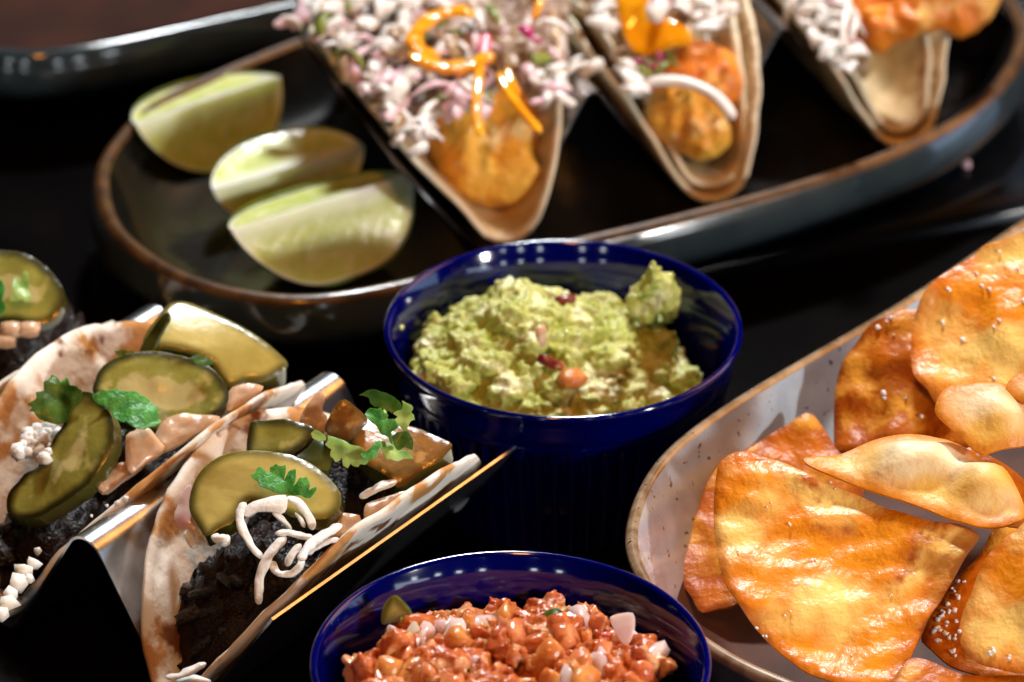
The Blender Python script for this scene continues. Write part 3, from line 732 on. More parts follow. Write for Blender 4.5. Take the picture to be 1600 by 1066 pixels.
lime('lime_wedge', W(503, 314, .0350), .0285, .0226, D(34), D(3), D(92), 'front lime wedge, palest and sharpest, its juicy cut face turned to the camera', seed=1)
lime('lime_wedge', W(452, 262, .0290), .0240, .0172, D(32), D(29), D(92), 'middle lime wedge lying between the other two, bright cut face up', seed=2)
lime('lime_wedge', W(326, 156, .0330), .0245, .0206, D(37), D(9), D(92), 'rearmost lime wedge next to the left end of the platter, dull amber flesh', seed=3)

# ------------------------------------------------------------------ fish taco toppings
def mass(pts, anchor, nrm, th, m, parent, name, amp=.003, s=90, seed=0, sp=.0016, rw=.008, amp2=.0015):
    return slab(name, pts, anchor, nrm, th, m, parent, sp, .15, rw, lump(amp, s, seed, amp2, 240), seed=seed)
nB = (-.25, -.55, .8)
slA = [(500, 60), (500, 0), (540, -50), (880, -60), (882, 20), (884, 90), (878, 150), (850, 180), (800, 140), (760, 180), (700, 195), (660, 222), (635, 228), (606, 205), (580, 165), (540, 120)]
mass(slA, (690, 100, .050), nB, .014, 'slaw_mix', ta, 'dressing_base', seed=3)
fz = mass([(700, 120), (672, 195), (666, 225), (674, 255), (688, 285), (712, 306), (755, 316), (800, 314), (835, 302), (853, 285), (851, 268), (838, 250), (846, 215), (848, 180), (845, 120), (780, 90)],
     (765, 230, .0340), (-.1, -.6, .8), .017, 'fish', None, 'fried_fish', .0026, 55, 4, .0011, .009, .0005)
tag(fz, 'golden battered fish under the slaw in the taco beside the limes', 'fried fish')
rr = random.Random(5)
def strand(L, w, t, bend, seed):
    V, Fc = [], []; n = 7
    for i in range(n):
        x = (i / (n - 1) - .5) * L; k = 1 - .55 * abs(2 * i / (n - 1) - 1) ** 2; z = bend * (1 - (2 * i / (n - 1) - 1) ** 2)
        for j in range(6):
            a = math.pi * j / 3 + .3; V.append((x, math.cos(a) * w * k * (1 + .3 * fn(x, j, 0, 200, seed)), z + math.sin(a) * t * k))
    for i in range(n - 1):
        for j in range(6): Fc.append((i * 6 + j, i * 6 + (j + 1) % 6, i * 6 + 6 + (j + 1) % 6, i * 6 + 6 + j))
    Fc.append(tuple(range(5, -1, -1))); Fc.append(tuple(range((n - 1) * 6, n * 6)))
    return V, Fc
forms = [strand(.0065, .0016, .0006, .0012, 1), strand(.010, .0011, .0006, .002, 2), strand(.0085, .0019, .0005, .0025, 7), strand(.005, .0017, .0006, .0005, 8), dicemesh(.0026, .0018, .0007, 3, .5), dicemesh(.0030, .0013, .0006, 5, .5)]
SM = {m: [shared('shred', *f, m) for f in forms] for m in ('slaw_white', 'slaw_pink', 'slaw_brown', 'slaw_green', 'magenta', 'carrot', 'cheese')}
def pip(x, y, poly):
    c = False; j = len(poly) - 1
    for i in range(len(poly)):
        if (poly[i][1] > y) != (poly[j][1] > y) and x < (poly[j][0] - poly[i][0]) * (y - poly[i][1]) / (poly[j][1] - poly[i][1]) + poly[i][0]: c = not c
        j = i
    return c
def scatter(poly, n, zf, weights, parent, name='cabbage_shred', smin=.85, smax=1.45):
    xs = [p[0] for p in poly]; ys = [p[1] for p in poly]; k = 0
    while k < n:
        x, y = rr.uniform(min(xs), max(xs)), rr.uniform(min(ys), max(ys))
        if not pip(x, y, poly): continue
        m = rr.choices([w[0] for w in weights], [w[1] for w in weights])[0]
        put({'slaw_green': 'green_shred', 'magenta': 'red_onion_piece', 'carrot': 'carrot_shred'}.get(m, name), rr.choice(SM[m]), W(x, y, zf(x, y) + rr.uniform(-.001, .0025)),
            (rr.uniform(-.7, .9), rr.uniform(-.6, .6), rr.uniform(0, 3.1)), rr.uniform(smin, smax), parent); k += 1
sl = empty('slaw', W(690, 100, .05), 'pink and white chopped slaw heaped on the taco beside the limes', 'slaw')
zA = lambda x, y: .0575 + (100 - y) / 100 * .0065
w1 = [('slaw_white', 10), ('slaw_pink', 5), ('slaw_brown', 3), ('slaw_green', 1.2), ('magenta', .4)]
scatter([(500, 60), (495, -10), (540, -30), (640, -30), (650, 60), (640, 150), (660, 218), (630, 215), (600, 185), (560, 140), (525, 100)], 150, zA, w1, sl)
scatter([(640, -30), (870, -30), (880, 60), (880, 140), (850, 165), (800, 110), (760, 130), (755, 180), (710, 190), (640, 190), (640, 100)], 110, zA, w1, sl)
scatter([(606, 190), (660, 185), (680, 205), (655, 235), (630, 232)], 14, lambda x, y: .052, [('slaw_white', 1)], sl, smin=.9, smax=1.3)
scatter([(820, 120), (885, 120), (888, 160), (850, 170)], 10, lambda x, y: .056, [('slaw_white', 2), ('slaw_pink', 1)], sl, smin=.9, smax=1.3)
scatter([(700, 130), (760, 120), (765, 180), (715, 200)], 12, lambda x, y: .056, [('slaw_pink', 2), ('slaw_white', 1)], sl, smin=.9, smax=1.3)
scatter([(470, 10), (520, -5), (520, 30), (440, 44), (430, 36)], 7, lambda x, y: .060, [('slaw_pink', 2), ('slaw_white', 1)], sl, smin=.9, smax=1.3)
for pth, w, lb in (([(688, 88, .062), (655, 80, .063), (646, 60, .065), (662, 38, .067), (685, 24, .068), (715, 18, .069), (742, 24, .069)], .0029, 'curled orange pepper ring with a white glare on top of the pink slaw'),
                   ([(640, 82, .063), (662, 96, .062), (695, 106, .061), (735, 102, .061), (772, 84, .063)], .0030, 'broad orange pepper strip just below the curled pepper ring')):
    tag(tube('pepper_ring', pth, w, 'carrot', flat=.55, n=14, seg=8, cut=.35), lb, 'pepper')
for pth, w, lb in (([(752, 92, .062), (747, 130, .060), (744, 170, .057), (752, 215, .0535)], .0016, 'straight orange carrot shred hanging down the middle of the slaw'),
                   ([(780, 112, .062), (792, 140, .060), (812, 168, .057), (846, 208, .053)], .0016, 'slanting orange carrot shred ending at a blunt yellow tip'),
                   ([(792, 105, .062), (800, 130, .060), (812, 150, .058)], .0012, 'short carrot shred between the two long ones'),
                   ([(832, 30, .066), (842, 10, .068), (846, -15, .070)], .0013, 'thin carrot shred at the top edge beside the tortilla rim'),
                   ([(651, 222, .0535), (650, 205, .055), (646, 190, .056)], .0009, 'tiny carrot shred upright in the white slaw above the lime')):
    tag(tube('carrot_shred', pth, w, 'carrot', flat=.5, n=12, cut=.3), lb, 'carrot shred')
tag(tube('pickled_onion_strip', [(760, 52, .065), (757, 75, .063), (756, 102, .061)], .0018, 'pinkonion', flat=.5), 'pink pickled onion strip upright in the slaw', 'onion strip')
tag(tube('pickled_onion_strip', [(808, 48, .066), (822, 46, .066), (828, 60, .065)], .0017, 'magenta', flat=.7), 'bright magenta onion piece near the right tortilla rim', 'onion strip')

tag(tube('pickled_onion_strip', [(428, 40, .060), (450, 34, .060), (475, 28, .061), (496, 10, .063), (505, -12, .064)], .0022, 'slaw_pink', flat=.6), 'long pinkish onion strip hanging over the left rim of the slaw taco', 'onion strip')
# middle fish taco
mass([(905, 0), (900, -40), (1150, -40), (1165, 40), (1160, 140), (1140, 200), (1100, 250), (1040, 230), (1000, 170), (950, 90)], (1050, 80, .044), (-.25, -.6, .75), .010, 'slaw_brown', tb, 'dressing_base', seed=8)
tag(mass([(1040, 112), (1052, 85), (1075, 68), (1110, 70), (1140, 85), (1158, 110), (1160, 140), (1140, 160), (1100, 160), (1050, 150), (1020, 140)], (1095, 115, .046), (-.1, -.6, .8), .014, 'fish_red', None, 'fried_fish', .0022, 70, 6, .0011, .007),
    'dark orange battered fish behind the thick white onion arc', 'fried fish')
tag(mass([(1005, 175), (1015, 155), (1040, 138), (1078, 136), (1110, 158), (1138, 195), (1141, 225), (1118, 245), (1090, 251), (1058, 234), (1032, 218), (1014, 195)], (1075, 195, .036), (-.05, -.65, .76), .017, 'fish', None, 'fried_fish', .0018, 60, 9, .0011, .009),
    'rounded golden battered fish in front of the thick white onion arc', 'fried fish')
tag(tube('onion_arc', [(992, 152, .049), (1005, 133, .0515), (1031, 127, .053), (1060, 127, .0535), (1090, 135, .053), (1121, 153, .0515), (1148, 186, .048)], .0019, 'slaw_white', flat=.8, taper=.1), 'thick curved white onion strip across the fish in the middle taco', 'onion strip')
tag(slab('pepper_sheet', [(966, -20), (1009, -20), (1018, 21), (1041, 30), (1069, 41), (1084, 68), (1059, 74), (1016, 84), (990, 76), (975, 52), (967, 28)], (1020, 40, .062), (-.1, -.6, .8), .0025, 'carrot', None, .0012, .5, .0015, lump(.002, 90, 3)),
    'glossy folded orange pepper sheet on the middle fish taco', 'pepper')
sl2 = empty('slaw', W(1060, 20, .06), 'small heap of white slaw behind the orange pepper sheet on the middle fish taco', 'slaw')
scatter([(1060, 25), (1050, -20), (1140, -20), (1135, 40), (1100, 45)], 22, lambda x, y: .063, [('slaw_white', 1)], sl2)
scatter([(915, 0), (930, -20), (962, -10), (962, 45), (938, 55)], 14, lambda x, y: .060, [('slaw_white', 1)], sl2)
scatter([(1040, -10), (1050, -20), (1065, 20), (1030, 25), (1015, 5)], 8, lambda x, y: .064, [('slaw_pink', 1), ('slaw_white', 1)], sl2)
scatter([(965, 70), (985, 90), (1000, 140), (985, 145), (965, 100)], 9, lambda x, y: .051, [('slaw_white', 1)], sl2)
scatter([(990, 92), (1045, 78), (1062, 80), (1040, 108), (1000, 118)], 12, lambda x, y: .053, [('slaw_green', 3), ('magenta', 1.5), ('slaw_pink', 1.5)], sl2, smin=.6, smax=.9)
scatter([(896, 92), (930, 95), (925, 118), (900, 110)], 4, lambda x, y: .052, [('slaw_white', 1)], sl2)

# right fish taco
tag(mass([(1300, -30), (1318, 10), (1325, 45), (1340, 66), (1358, 76), (1378, 78), (1398, 64), (1425, 62), (1453, 52), (1472, 44), (1500, 52), (1520, 40), (1552, 12), (1545, -30)], (1420, 20, .052), (-.1, -.6, .8), .014, 'fish_red', None, 'fried_fish', .003, 60, 14, .0012, .007),
    'large ragged orange battered fish jutting out of the top right taco', 'fried fish')
mass([(1225, 10), (1240, -30), (1330, -30), (1345, 60), (1360, 110), (1330, 120), (1285, 70)], (1290, 30, .045), (-.25, -.6, .75), .008, 'slaw_brown', tc_, 'dressing_base', seed=12)
sl3 = empty('slaw', W(1290, 60, .05), 'white cabbage strands spilling over the left rim of the top right fish taco', 'slaw')
scatter([(1225, 5), (1235, -20), (1320, -20), (1325, 50), (1350, 85), (1352, 105), (1320, 110), (1275, 65)], 55, lambda x, y: .055, [('slaw_white', 6), ('slaw_pink', .6)], sl3)
tag(tube('cabbage_strand', [(1316, 75, .056), (1319, 40, .060), (1324, 10, .062), (1326, -15, .063)], .0012, 'slaw_white', flat=.6), 'long upright white cabbage strand against the orange fish', 'cabbage strand')
tag(tube('cabbage_strand', [(1330, 62, .058), (1334, 45, .060), (1340, 26, .061)], .0010, 'slaw_white', flat=.6), 'short cabbage strand with a tan tip leaning on the orange fish', 'cabbage strand')

# ------------------------------------------------------------------ pickle taco toppings
def pickle(pts, anchor, nrm, th, label, m=('pickle', 'pickle_skin'), f=None, seed=0, **k):
    o = slab('pickle_slice', pts, anchor, nrm, th, list(m), None, .0011, .86, .0009, f or lump(.0008, 50, seed, .0003, 160), seed=seed, **k)
    return tag(o, label, 'pickle slice', 'pickle slices on the flour tacos')
pickle([(-60, 430), (-30, 402), (0, 396), (19, 397), (41, 402), (66, 416), (84, 432), (98, 451), (103, 466), (99, 485), (84, 504), (56, 513), (19, 508), (-30, 505)], (30, 450, .050), (-.1, -.55, .83), .004, 'dim round pickle slice cut off by the left edge, with cilantro on it', seed=2)
pickle([(222, 548), (225, 539), (234, 522), (248, 503), (257, 490), (264, 482), (278, 478), (296, 480), (319, 490), (347, 505), (375, 522), (403, 541), (431, 563), (449, 582), (431, 597), (409, 606), (385, 606), (356, 612), (338, 592), (326, 577), (293, 566), (263, 560), (231, 556)],
       (330, 545, .0465), (.1, -.45, .89), .009, 'thick yellow pickle spear with a dark skin edge at the back of the middle taco', ('pickle_bright', 'pickle_skin'), f=lambda x, y: -22 * y * y * .6 + .0006 * fn(x, y, 0, 90, 1), seed=3)
pickle([(221, 549), (226, 536), (236, 518), (248, 501), (257, 490), (262, 488), (264, 498), (258, 510), (250, 525), (243, 542), (236, 553), (226, 556)], (243, 522, .0535), (-.6, -.5, .6), .001, 'dark skin strip on the left end of the thick yellow pickle spear', ('pickle_skin', 'pickle_skin'), seed=4)
pickle([(150, 600), (154, 588), (167, 573), (188, 562), (216, 556), (244, 554), (272, 558), (300, 566), (323, 575), (341, 590), (354, 609), (359, 625), (354, 642), (341, 655), (319, 668), (285, 684), (240, 682), (190, 664), (160, 640), (146, 616)],
       (250, 615, .0465), (-.05, -.52, .85), .0045, 'large round green pickle slice in the centre of the middle taco', seed=5)
pickle([(129, 622), (142, 620), (159, 627), (172, 641), (182, 657), (186, 680), (184, 702), (173, 727), (158, 748), (145, 764), (131, 775), (112, 787), (90, 799), (66, 811), (47, 814), (28, 814), (17, 806), (15, 788), (20, 771), (36, 755), (45, 744), (62, 736), (69, 719), (75, 706), (88, 697), (90, 687), (105, 672), (107, 657), (116, 641), (124, 629)],
       (115, 715, .0420), (-.35, -.5, .79), .0055, 'crescent shaped pickle slice with a ragged bite at the front of the middle taco', seed=7, jag=.0003)
pickle([(391, 673), (396, 663), (417, 662), (445, 661), (468, 666), (486, 671), (494, 682), (483, 697), (468, 710), (451, 720), (426, 720), (408, 720), (389, 718), (387, 695)],
       (440, 692, .0455), (-.1, -.5, .86), .0045, 'olive brown pickle slice behind the large slice with cheese in the nearest taco', seed=9)
pickle([(481, 703), (494, 691), (513, 702), (518, 719), (512, 738), (488, 731), (460, 721)], (495, 712, .0460), (.1, -.3, .9), .003, 'small dark glossy piece of pickle skin in the middle of the nearest taco', ('pickle_skin', 'pickle_skin'), seed=10)
pickle([(548, 676), (569, 657), (600, 663), (640, 672), (663, 682), (685, 694), (708, 708), (685, 733), (663, 744), (640, 759), (621, 768), (603, 752), (582, 742), (567, 733), (554, 716), (546, 697)],
       (625, 715, .0440), (-.05, -.42, .9), .007, 'large pickle slice coloured orange brown for the warm light at the far end of the nearest taco', ('pickle_warm_lit', 'pickle_skin'), f=lambda x, y: -12 * y * y + .0008 * fn(x, y, 0, 80, 1), seed=11)
pickle([(507, 675), (513, 654), (526, 631), (539, 626), (552, 635), (569, 650), (573, 662), (560, 676), (543, 691), (529, 688)], (540, 658, .0525), (.1, -.8, .6), .005, 'upright brown pickle piece with a wet highlight near the steel ridge end', ('pickle_warm_lit', 'pickle_skin'), seed=12)
pickle([(296, 793), (298, 774), (308, 749), (326, 731), (354, 717), (383, 712), (411, 712), (439, 715), (467, 721), (495, 734), (520, 755), (533, 774), (531, 795), (514, 812), (486, 817), (458, 815), (439, 806), (401, 789), (386, 793), (374, 810), (364, 824), (345, 832), (332, 841), (321, 843), (315, 832), (308, 821), (300, 808)],
       (410, 765, .0455), (-.15, -.45, .88), .0055, 'large pickle slice under white cheese and a jagged cilantro leaf in the nearest taco', ('pickle_bright', 'pickle_skin'), f=lambda x, y: -6 * x * x + .0008 * fn(x, y, 0, 80, 3), seed=13)

def leaf(pts, anchor, nrm, label, m='leaf', cup=14, seed=0, cat='cilantro leaf', parent=None, name='cilantro_leaf'):
    o = slab(name, pts, anchor, nrm, .0004, m, parent, .0006, .8, .0004, lambda x, y: cup * (x * x - y * y) + .0012 * fn(x, y, 0, 130, seed) + .0006 * fn(x, y, 0, 320, seed), smoothing=False, seed=seed, jag=.0005)
    if label: tag(o, label, cat, 'cilantro leaves on the pickles')
    return o
def C5(l, ox, oy): return [(ox + x / 5.33, oy + y / 5.33) for x, y in l]
leaf([(129, 612), (128, 624), (122, 631), (112, 639), (105, 657), (82, 663), (62, 656), (56, 646), (47, 645), (52, 640), (45, 635), (54, 629), (58, 624), (56, 614), (64, 612), (73, 611), (69, 597), (77, 594), (81, 585), (90, 590), (94, 599), (105, 590), (109, 603), (120, 605)],
     (88, 630, .052), (-.2, -.6, .77), 'frilly cilantro leaf lying above the bitten pickle crescent', 'leaf_dark', seed=1)
leaf([(69, 611), (69, 597), (77, 594), (81, 585), (90, 590), (94, 599), (105, 590), (109, 603), (120, 605), (129, 612), (127, 620), (112, 622), (95, 620), (80, 618)], (95, 606, .0528), (-.2, -.7, .7), 'lighter upper lobe of cilantro above the bitten pickle crescent', 'leaf', seed=2)
leaf([(144, 616), (152, 613), (159, 609), (169, 612), (182, 608), (199, 612), (212, 614), (225, 618), (236, 626), (241, 630), (249, 635), (247, 642), (251, 647), (246, 650), (251, 657), (245, 660), (242, 665), (232, 667), (225, 672), (208, 671), (197, 659), (191, 661), (188, 657), (184, 655), (180, 652), (174, 641), (163, 633), (154, 629), (146, 622)],
     (197, 638, .0535), (.1, -.5, .86), 'deep green cilantro leaf on the large round slice in the middle taco', 'leaf', cup=-18, seed=3)
leaf([(296, 561), (300, 557), (309, 554), (322, 557), (335, 569), (330, 571), (319, 570), (307, 569)], (315, 563, .0545), (.1, -.5, .86), 'tiny dark cilantro tip on the yellow pickle spear', 'leaf_dark', seed=4)
leaf(C5([(150, 470), (230, 455), (300, 470), (340, 500), (300, 540), (220, 555), (190, 520)], 150, 460), (195, 555, .047), (0, -.5, .86), 'dark sliver of cilantro between the tortilla and the round slice', 'leaf_dark', seed=5)
leaf([(15, 470), (22, 455), (20, 435), (25, 428), (31, 440), (34, 432), (38, 421), (45, 425), (43, 440), (45, 455), (50, 465), (40, 475), (36, 468), (28, 472)], (33, 450, .054), (-.1, -.6, .8), 'small upright cilantro leaf on the dim round pickle slice', 'leaf_pale', seed=6)
leaf([(-20, 420), (-5, 432), (3, 440), (8, 455), (3, 468), (10, 480), (0, 490), (-20, 480)], (0, 455, .054), (-.1, -.6, .8), 'cilantro leaf cut off by the left edge', 'leaf', seed=7)
leaf(C5([(650, 335), (690, 322), (690, 290), (705, 263), (745, 270), (790, 315), (803, 320), (806, 260), (835, 258), (860, 233), (885, 262), (905, 262), (940, 238), (942, 300), (915, 365), (935, 345), (960, 305), (1000, 290), (1030, 280), (1032, 350), (1008, 425), (1040, 390), (1060, 355), (1095, 362), (1125, 347), (1145, 410), (1128, 470), (1150, 450), (1205, 432), (1203, 470), (1190, 500), (1165, 505), (1150, 522), (1100, 515), (1070, 500), (1030, 490), (960, 490), (900, 482), (820, 460), (740, 430), (700, 385), (665, 365)], 270, 680),
     (445, 752, .0515), (-.05, -.62, .78), 'jagged bright cilantro leaf lying on the large pickle slice above the cheese', 'leaf', cup=8, seed=8)
leaf(C5([(610, 620), (650, 600), (700, 615), (740, 650), (740, 680), (680, 690), (630, 660)], 370, 560), (497, 683, .052), (0, -.6, .8), 'curled yellow green cilantro stem tip beside the dark pickle skin', 'leaf_pale', seed=9)
leaf(C5([(735, 720), (755, 690), (755, 640), (800, 655), (850, 670), (900, 690), (950, 720), (1000, 735), (1060, 765), (1080, 830), (1100, 850), (1070, 880), (1025, 870), (1010, 893), (965, 885), (950, 870), (925, 903), (885, 885), (870, 820), (850, 850), (815, 857), (805, 825), (780, 825), (775, 790), (790, 760), (760, 745)], 370, 560),
     (540, 710, .0520), (0, -.6, .8), 'pale yellow green scalloped cilantro leaf in the centre of the nearest taco', 'leaf_pale', seed=10)
leaf(C5([(1030, 800), (1070, 780), (1120, 745), (1150, 705), (1190, 682), (1200, 720), (1180, 770), (1160, 820), (1120, 850), (1080, 845), (1040, 825)], 370, 560), (578, 705, .0535), (.3, -.6, .75), 'small folded green cilantro lobe pointing up beside the pale scalloped leaf', 'leaf', seed=11)
sp_ = empty('cilantro_sprig', W(610, 660, .055), 'tall bushy cilantro sprig of several leaflets at the far end of the nearest taco', 'cilantro sprig')
leaf(C5([(1015, 305), (1045, 295), (1080, 270), (1120, 255), (1150, 250), (1180, 270), (1200, 290), (1250, 300), (1300, 320), (1360, 365), (1390, 420), (1330, 440), (1300, 460), (1250, 430), (1200, 410), (1140, 415), (1110, 375), (1100, 330), (1070, 315)], 370, 560), (600, 627, .0600), (-.1, -.8, .5), None, 'leaf_dark', seed=12, parent=sp_, name='leaflet')
leaf(C5([(1060, 460), (1075, 430), (1110, 410), (1135, 415), (1170, 420), (1200, 405), (1210, 430), (1225, 455), (1260, 462), (1262, 490), (1240, 515), (1280, 505), (1310, 510), (1320, 540), (1345, 570), (1320, 590), (1290, 605), (1285, 640), (1278, 670), (1240, 645), (1200, 638), (1180, 600), (1160, 560), (1120, 530), (1090, 500)], 370, 560), (592, 660, .0600), (-.1, -.7, .7), None, 'leaf', seed=13, parent=sp_, name='leaflet')
leaf(C5([(1300, 460), (1330, 440), (1378, 435), (1385, 390), (1372, 345), (1400, 370), (1415, 395), (1450, 405), (1472, 425), (1450, 445), (1440, 460), (1475, 475), (1490, 515), (1460, 520), (1435, 530), (1425, 570), (1415, 605), (1385, 605), (1365, 585), (1350, 560), (1310, 515), (1340, 485)], 370, 560), (634, 652, .0610), (.1, -.7, .7), None, 'leaf_pale', seed=14, parent=sp_, name='leaflet')
leaf(C5([(1290, 650), (1340, 610), (1430, 590), (1455, 640), (1472, 700), (1462, 770), (1420, 755), (1395, 735), (1370, 760), (1340, 770), (1310, 720)], 370, 560), (628, 690, .0560), (.1, -.75, .65), None, 'leaf_dark', seed=15, parent=sp_, name='leaflet')
leaf(C5([(1190, 700), (1230, 690), (1300, 720), (1350, 770), (1420, 770), (1475, 830), (1400, 830), (1340, 870), (1280, 850), (1240, 860), (1210, 790)], 370, 560), (618, 708, .0515), (.1, -.55, .8), None, 'leaf_pale', seed=16, parent=sp_, name='leaflet')
tube('stem', [(600, 640, .059), (605, 668, .057), (615, 695, .053)], .0006, 'leaf_pale', sp_)

# onions
def oni(pts, anchor, nrm, label, th=.003, m='onion', seed=0, cat='onion piece'):
    o = slab('onion_piece', pts, anchor, nrm, th, m, None, .0012, .5, .0012, lump(.0006, 80, seed, .0003, 300), seed=seed); return tag(o, label, cat)
oni([(197, 682), (208, 676), (212, 671), (223, 663), (236, 672), (249, 689), (257, 703), (225, 727), (206, 742), (197, 729)], (225, 700, .0445), (.1, -.6, .8), 'pointed translucent pink onion chunk right of the bitten pickle crescent', seed=1)
oni([(150, 745), (175, 730), (200, 725), (225, 728), (190, 755), (165, 772), (152, 765)], (185, 748, .0385), (.1, -.5, .85), 'flat brownish onion piece below the pointed pink chunk', seed=2)
oni([(358, 612), (371, 604), (390, 602), (411, 606), (396, 623), (366, 640), (354, 642)], (378, 620, .0470), (.2, -.5, .85), 'smooth pink onion piece under the yellow pickle spear by the tortilla rim', seed=3)
oni([(255, 660), (285, 648), (320, 650), (345, 655), (310, 678), (280, 695), (255, 708), (240, 690)], (290, 672, .0440), (.1, -.5, .85), 'pinkish onion piece below the large round slice, against the tortilla rim', seed=4)
oni([(468, 664), (475, 640), (490, 620), (498, 612), (508, 616), (506, 630), (503, 642), (512, 652), (510, 668), (504, 676), (490, 672)], (490, 648, .0500), (0, -.75, .65), 'ragged pale pink onion piece standing against the steel ridge', seed=5)
oni([(572, 790), (610, 775), (640, 768), (625, 785), (590, 808), (571, 815)], (600, 790, .0400), (.1, -.5, .85), 'pink onion piece wedged against the rim below the orange pickle slice', seed=6)
oni([(505, 815), (520, 806), (545, 806), (565, 812), (550, 826), (530, 838), (510, 835)], (535, 822, .0395), (.1, -.5, .85), 'pinkish onion piece to the right of the cheese shreds', seed=7)
oni([(298, 757), (285, 770), (276, 790), (272, 808), (276, 822), (288, 828), (298, 832), (305, 838), (302, 815), (296, 795)], (288, 800, .0385), (-.2, -.6, .75), 'translucent onion sliver at the left edge of the large pickle slice', .0015, 'onion_white', seed=8)
for k, (a, b, z) in enumerate(((18, 515, .046), (45, 515, .046), (8, 532, .044))):
    V, Fc = dicemesh(.0028, .0022, .0018, k); p = W(a, b, z)
    tag(obj('onion_piece', [Vector(v) + p for v in V], Fc, 'onion', None, edge=[1] * len(V)),
        ['dim onion chunk under the left part of the cut off pickle slice', 'rounded brownish onion chunk under the right part of the cut off pickle slice', 'lowest onion chunk at the left frame edge'][k], 'onion piece')
# crumbly cheese in the middle taco
cr = empty('crumbled_cheese', W(55, 705, .042), 'crumbly white cheese clump beside the bitten pickle crescent', 'cheese')
rr = random.Random(31)
bm_ = [shared('crumb', *blobmesh(.0016, 1, .35, 1.3, i), 'cheese') for i in range(4)]
cpts = [(28, 702), (36, 695), (45, 688), (55, 684), (63, 676), (66, 684), (71, 691), (78, 698), (74, 708), (69, 714), (62, 702), (50, 700), (40, 708), (32, 711), (58, 694), (47, 680), (60, 668), (80, 668), (88, 676), (70, 680)]
for a, b in cpts:
    for _ in range(2): put('crumb', rr.choice(bm_), W(a + rr.uniform(-4, 4), b + rr.uniform(-4, 4), .0425), (rr.uniform(0, 6), rr.uniform(0, 6), 0), rr.uniform(.7, 1.3), cr)
cr2 = empty('crumbled_cheese', W(30, 930, .02), 'chunks of white cheese low in the near end of the middle taco', 'cheese')
for a, b, s_ in ((36, 893, 1.8), (27, 912, 1.9), (52, 880, 1.5), (10, 945, 1.9), (45, 905, 1.1), (16, 930, 1.4), (3, 960, 1.6), (60, 862, .8)):
    put('crumb', rr.choice(bm_), W(a, b, .026), (rr.uniform(0, 6), rr.uniform(0, 6), 0), s_ * .8, cr2)

def shred(path, w, label, m='cheese', flat=.55, z=None):
    tag(tube('cheese_shred', path, w * 1.05, m, flat=flat, taper=.3, n=12, seg=8, cut=.45), label, 'cheese shred', 'cheese shreds on the nearest pickle taco')
def q6(l): return [(270 + x / 5.33, 680 + y / 5.33, z) for x, y, z in l]
shred(q6([(600, 560, .051), (560, 640, .050), (570, 750, .048), (620, 860, .046), (680, 950, .044), (745, 1030, .042)]), .00125, 'long white cheese shred curving down left of the dark beef gap')
tag(slab('cheese_flake', q6([(600, 610, 0), (660, 565, 0), (750, 540, 0), (850, 512, 0), (945, 505, 0), (955, 560, 0), (945, 620, 0), (910, 655, 0), (850, 645, 0), (760, 640, 0), (690, 645, 0), (620, 690, 0), (590, 660, 0)]) and [(270 + x / 5.33, 680 + y / 5.33) for x, y in [(600, 610), (660, 565), (750, 540), (850, 512), (945, 505), (955, 560), (945, 620), (910, 655), (850, 645), (760, 640), (690, 645), (620, 690), (590, 660)]],
    (415, 790, .0505), (-.05, -.55, .83), .0016, 'cheese', None, .001, .4, .0012, lump(.0007, 90, 2)), 'broad white cheese flake under the jagged cilantro leaf', 'cheese flake')
shred(q6([(945, 520, .051), (1040, 560, .050), (1110, 640, .048), (1150, 720, .046), (1170, 790, .044)]), .0012, 'cheese shred arching down from the right end of the broad flake')
shred(q6([(830, 650, .0495), (900, 690, .048), (950, 740, .046), (975, 790, .044)]), .0011, 'short cheese shred bending down below the broad flake')
shred(q6([(1020, 650, .046), (1060, 700, .044), (1100, 770, .042)]), .0009, 'thin tan cheese shred behind the arching one')
shred(q6([(850, 820, .046), (960, 815, .0465), (1060, 835, .046), (1170, 850, .045)]), .0012, 'level cheese shred crossing the middle of the tangle')
shred([(446, 838, .0455), (426, 860, .044), (412, 882, .0415), (405, 912, .038), (404, 945, .0345)], .0013, 'thick cheese shred hanging down over the dark beef to the lowest point', flat=.7)
shred(q6([(1400, 740, .0475), (1330, 790, .0475), (1230, 850, .0475), (1130, 930, .047), (1060, 1050, .046)]), .0014, 'wide pale cheese shred running parallel to the tortilla rim')
shred(q6([(1390, 865, .046), (1300, 880, .046), (1200, 930, .0455), (1110, 990, .045)]), .001, 'narrow cheese shred just below the wide pale one')
shred([(425, 877, .0410), (429, 890, .0405), (440, 897, .040), (455, 896, .040), (468, 886, .041), (472, 872, .042)], .0011, 'hooked cheese shred curling beside the tortilla rim')
shred([(470, 850, .0455), (455, 868, .044), (448, 885, .042)], .0012, 'stubby cheese shred inside the hooked one')
shred([(292, 828, .037), (297, 842, .0355), (304, 857, .034)], .0013, 'small glassy cheese shred left of the beef under the big pickle slice')
shred([(562, 778, .0450), (585, 766, .0458), (604, 757, .0462), (620, 751, .0465)], .0014, 'single plump cheese shred on the orange pickle slice')
shred([(258, 1058, .024), (281, 1056, .025), (303, 1045, .026), (322, 1036, .027)], .0012, 'cheese shred at the bottom end of the nearest taco')
shred([(275, 1066, .022), (300, 1060, .023), (330, 1066, .023)], .0012, 'lowest cheese shred cut off by the bottom edge')
shred([(330, 838, .043), (342, 842, .0425), (354, 838, .0425)], .0018, 'white cheese lump under the left end of the big pickle slice', flat=.8)
shred([(343, 845, .041), (350, 848, .0405), (356, 836, .0415)], .0016, 'white cheese drip under the cut end of the big pickle slice', flat=.8)

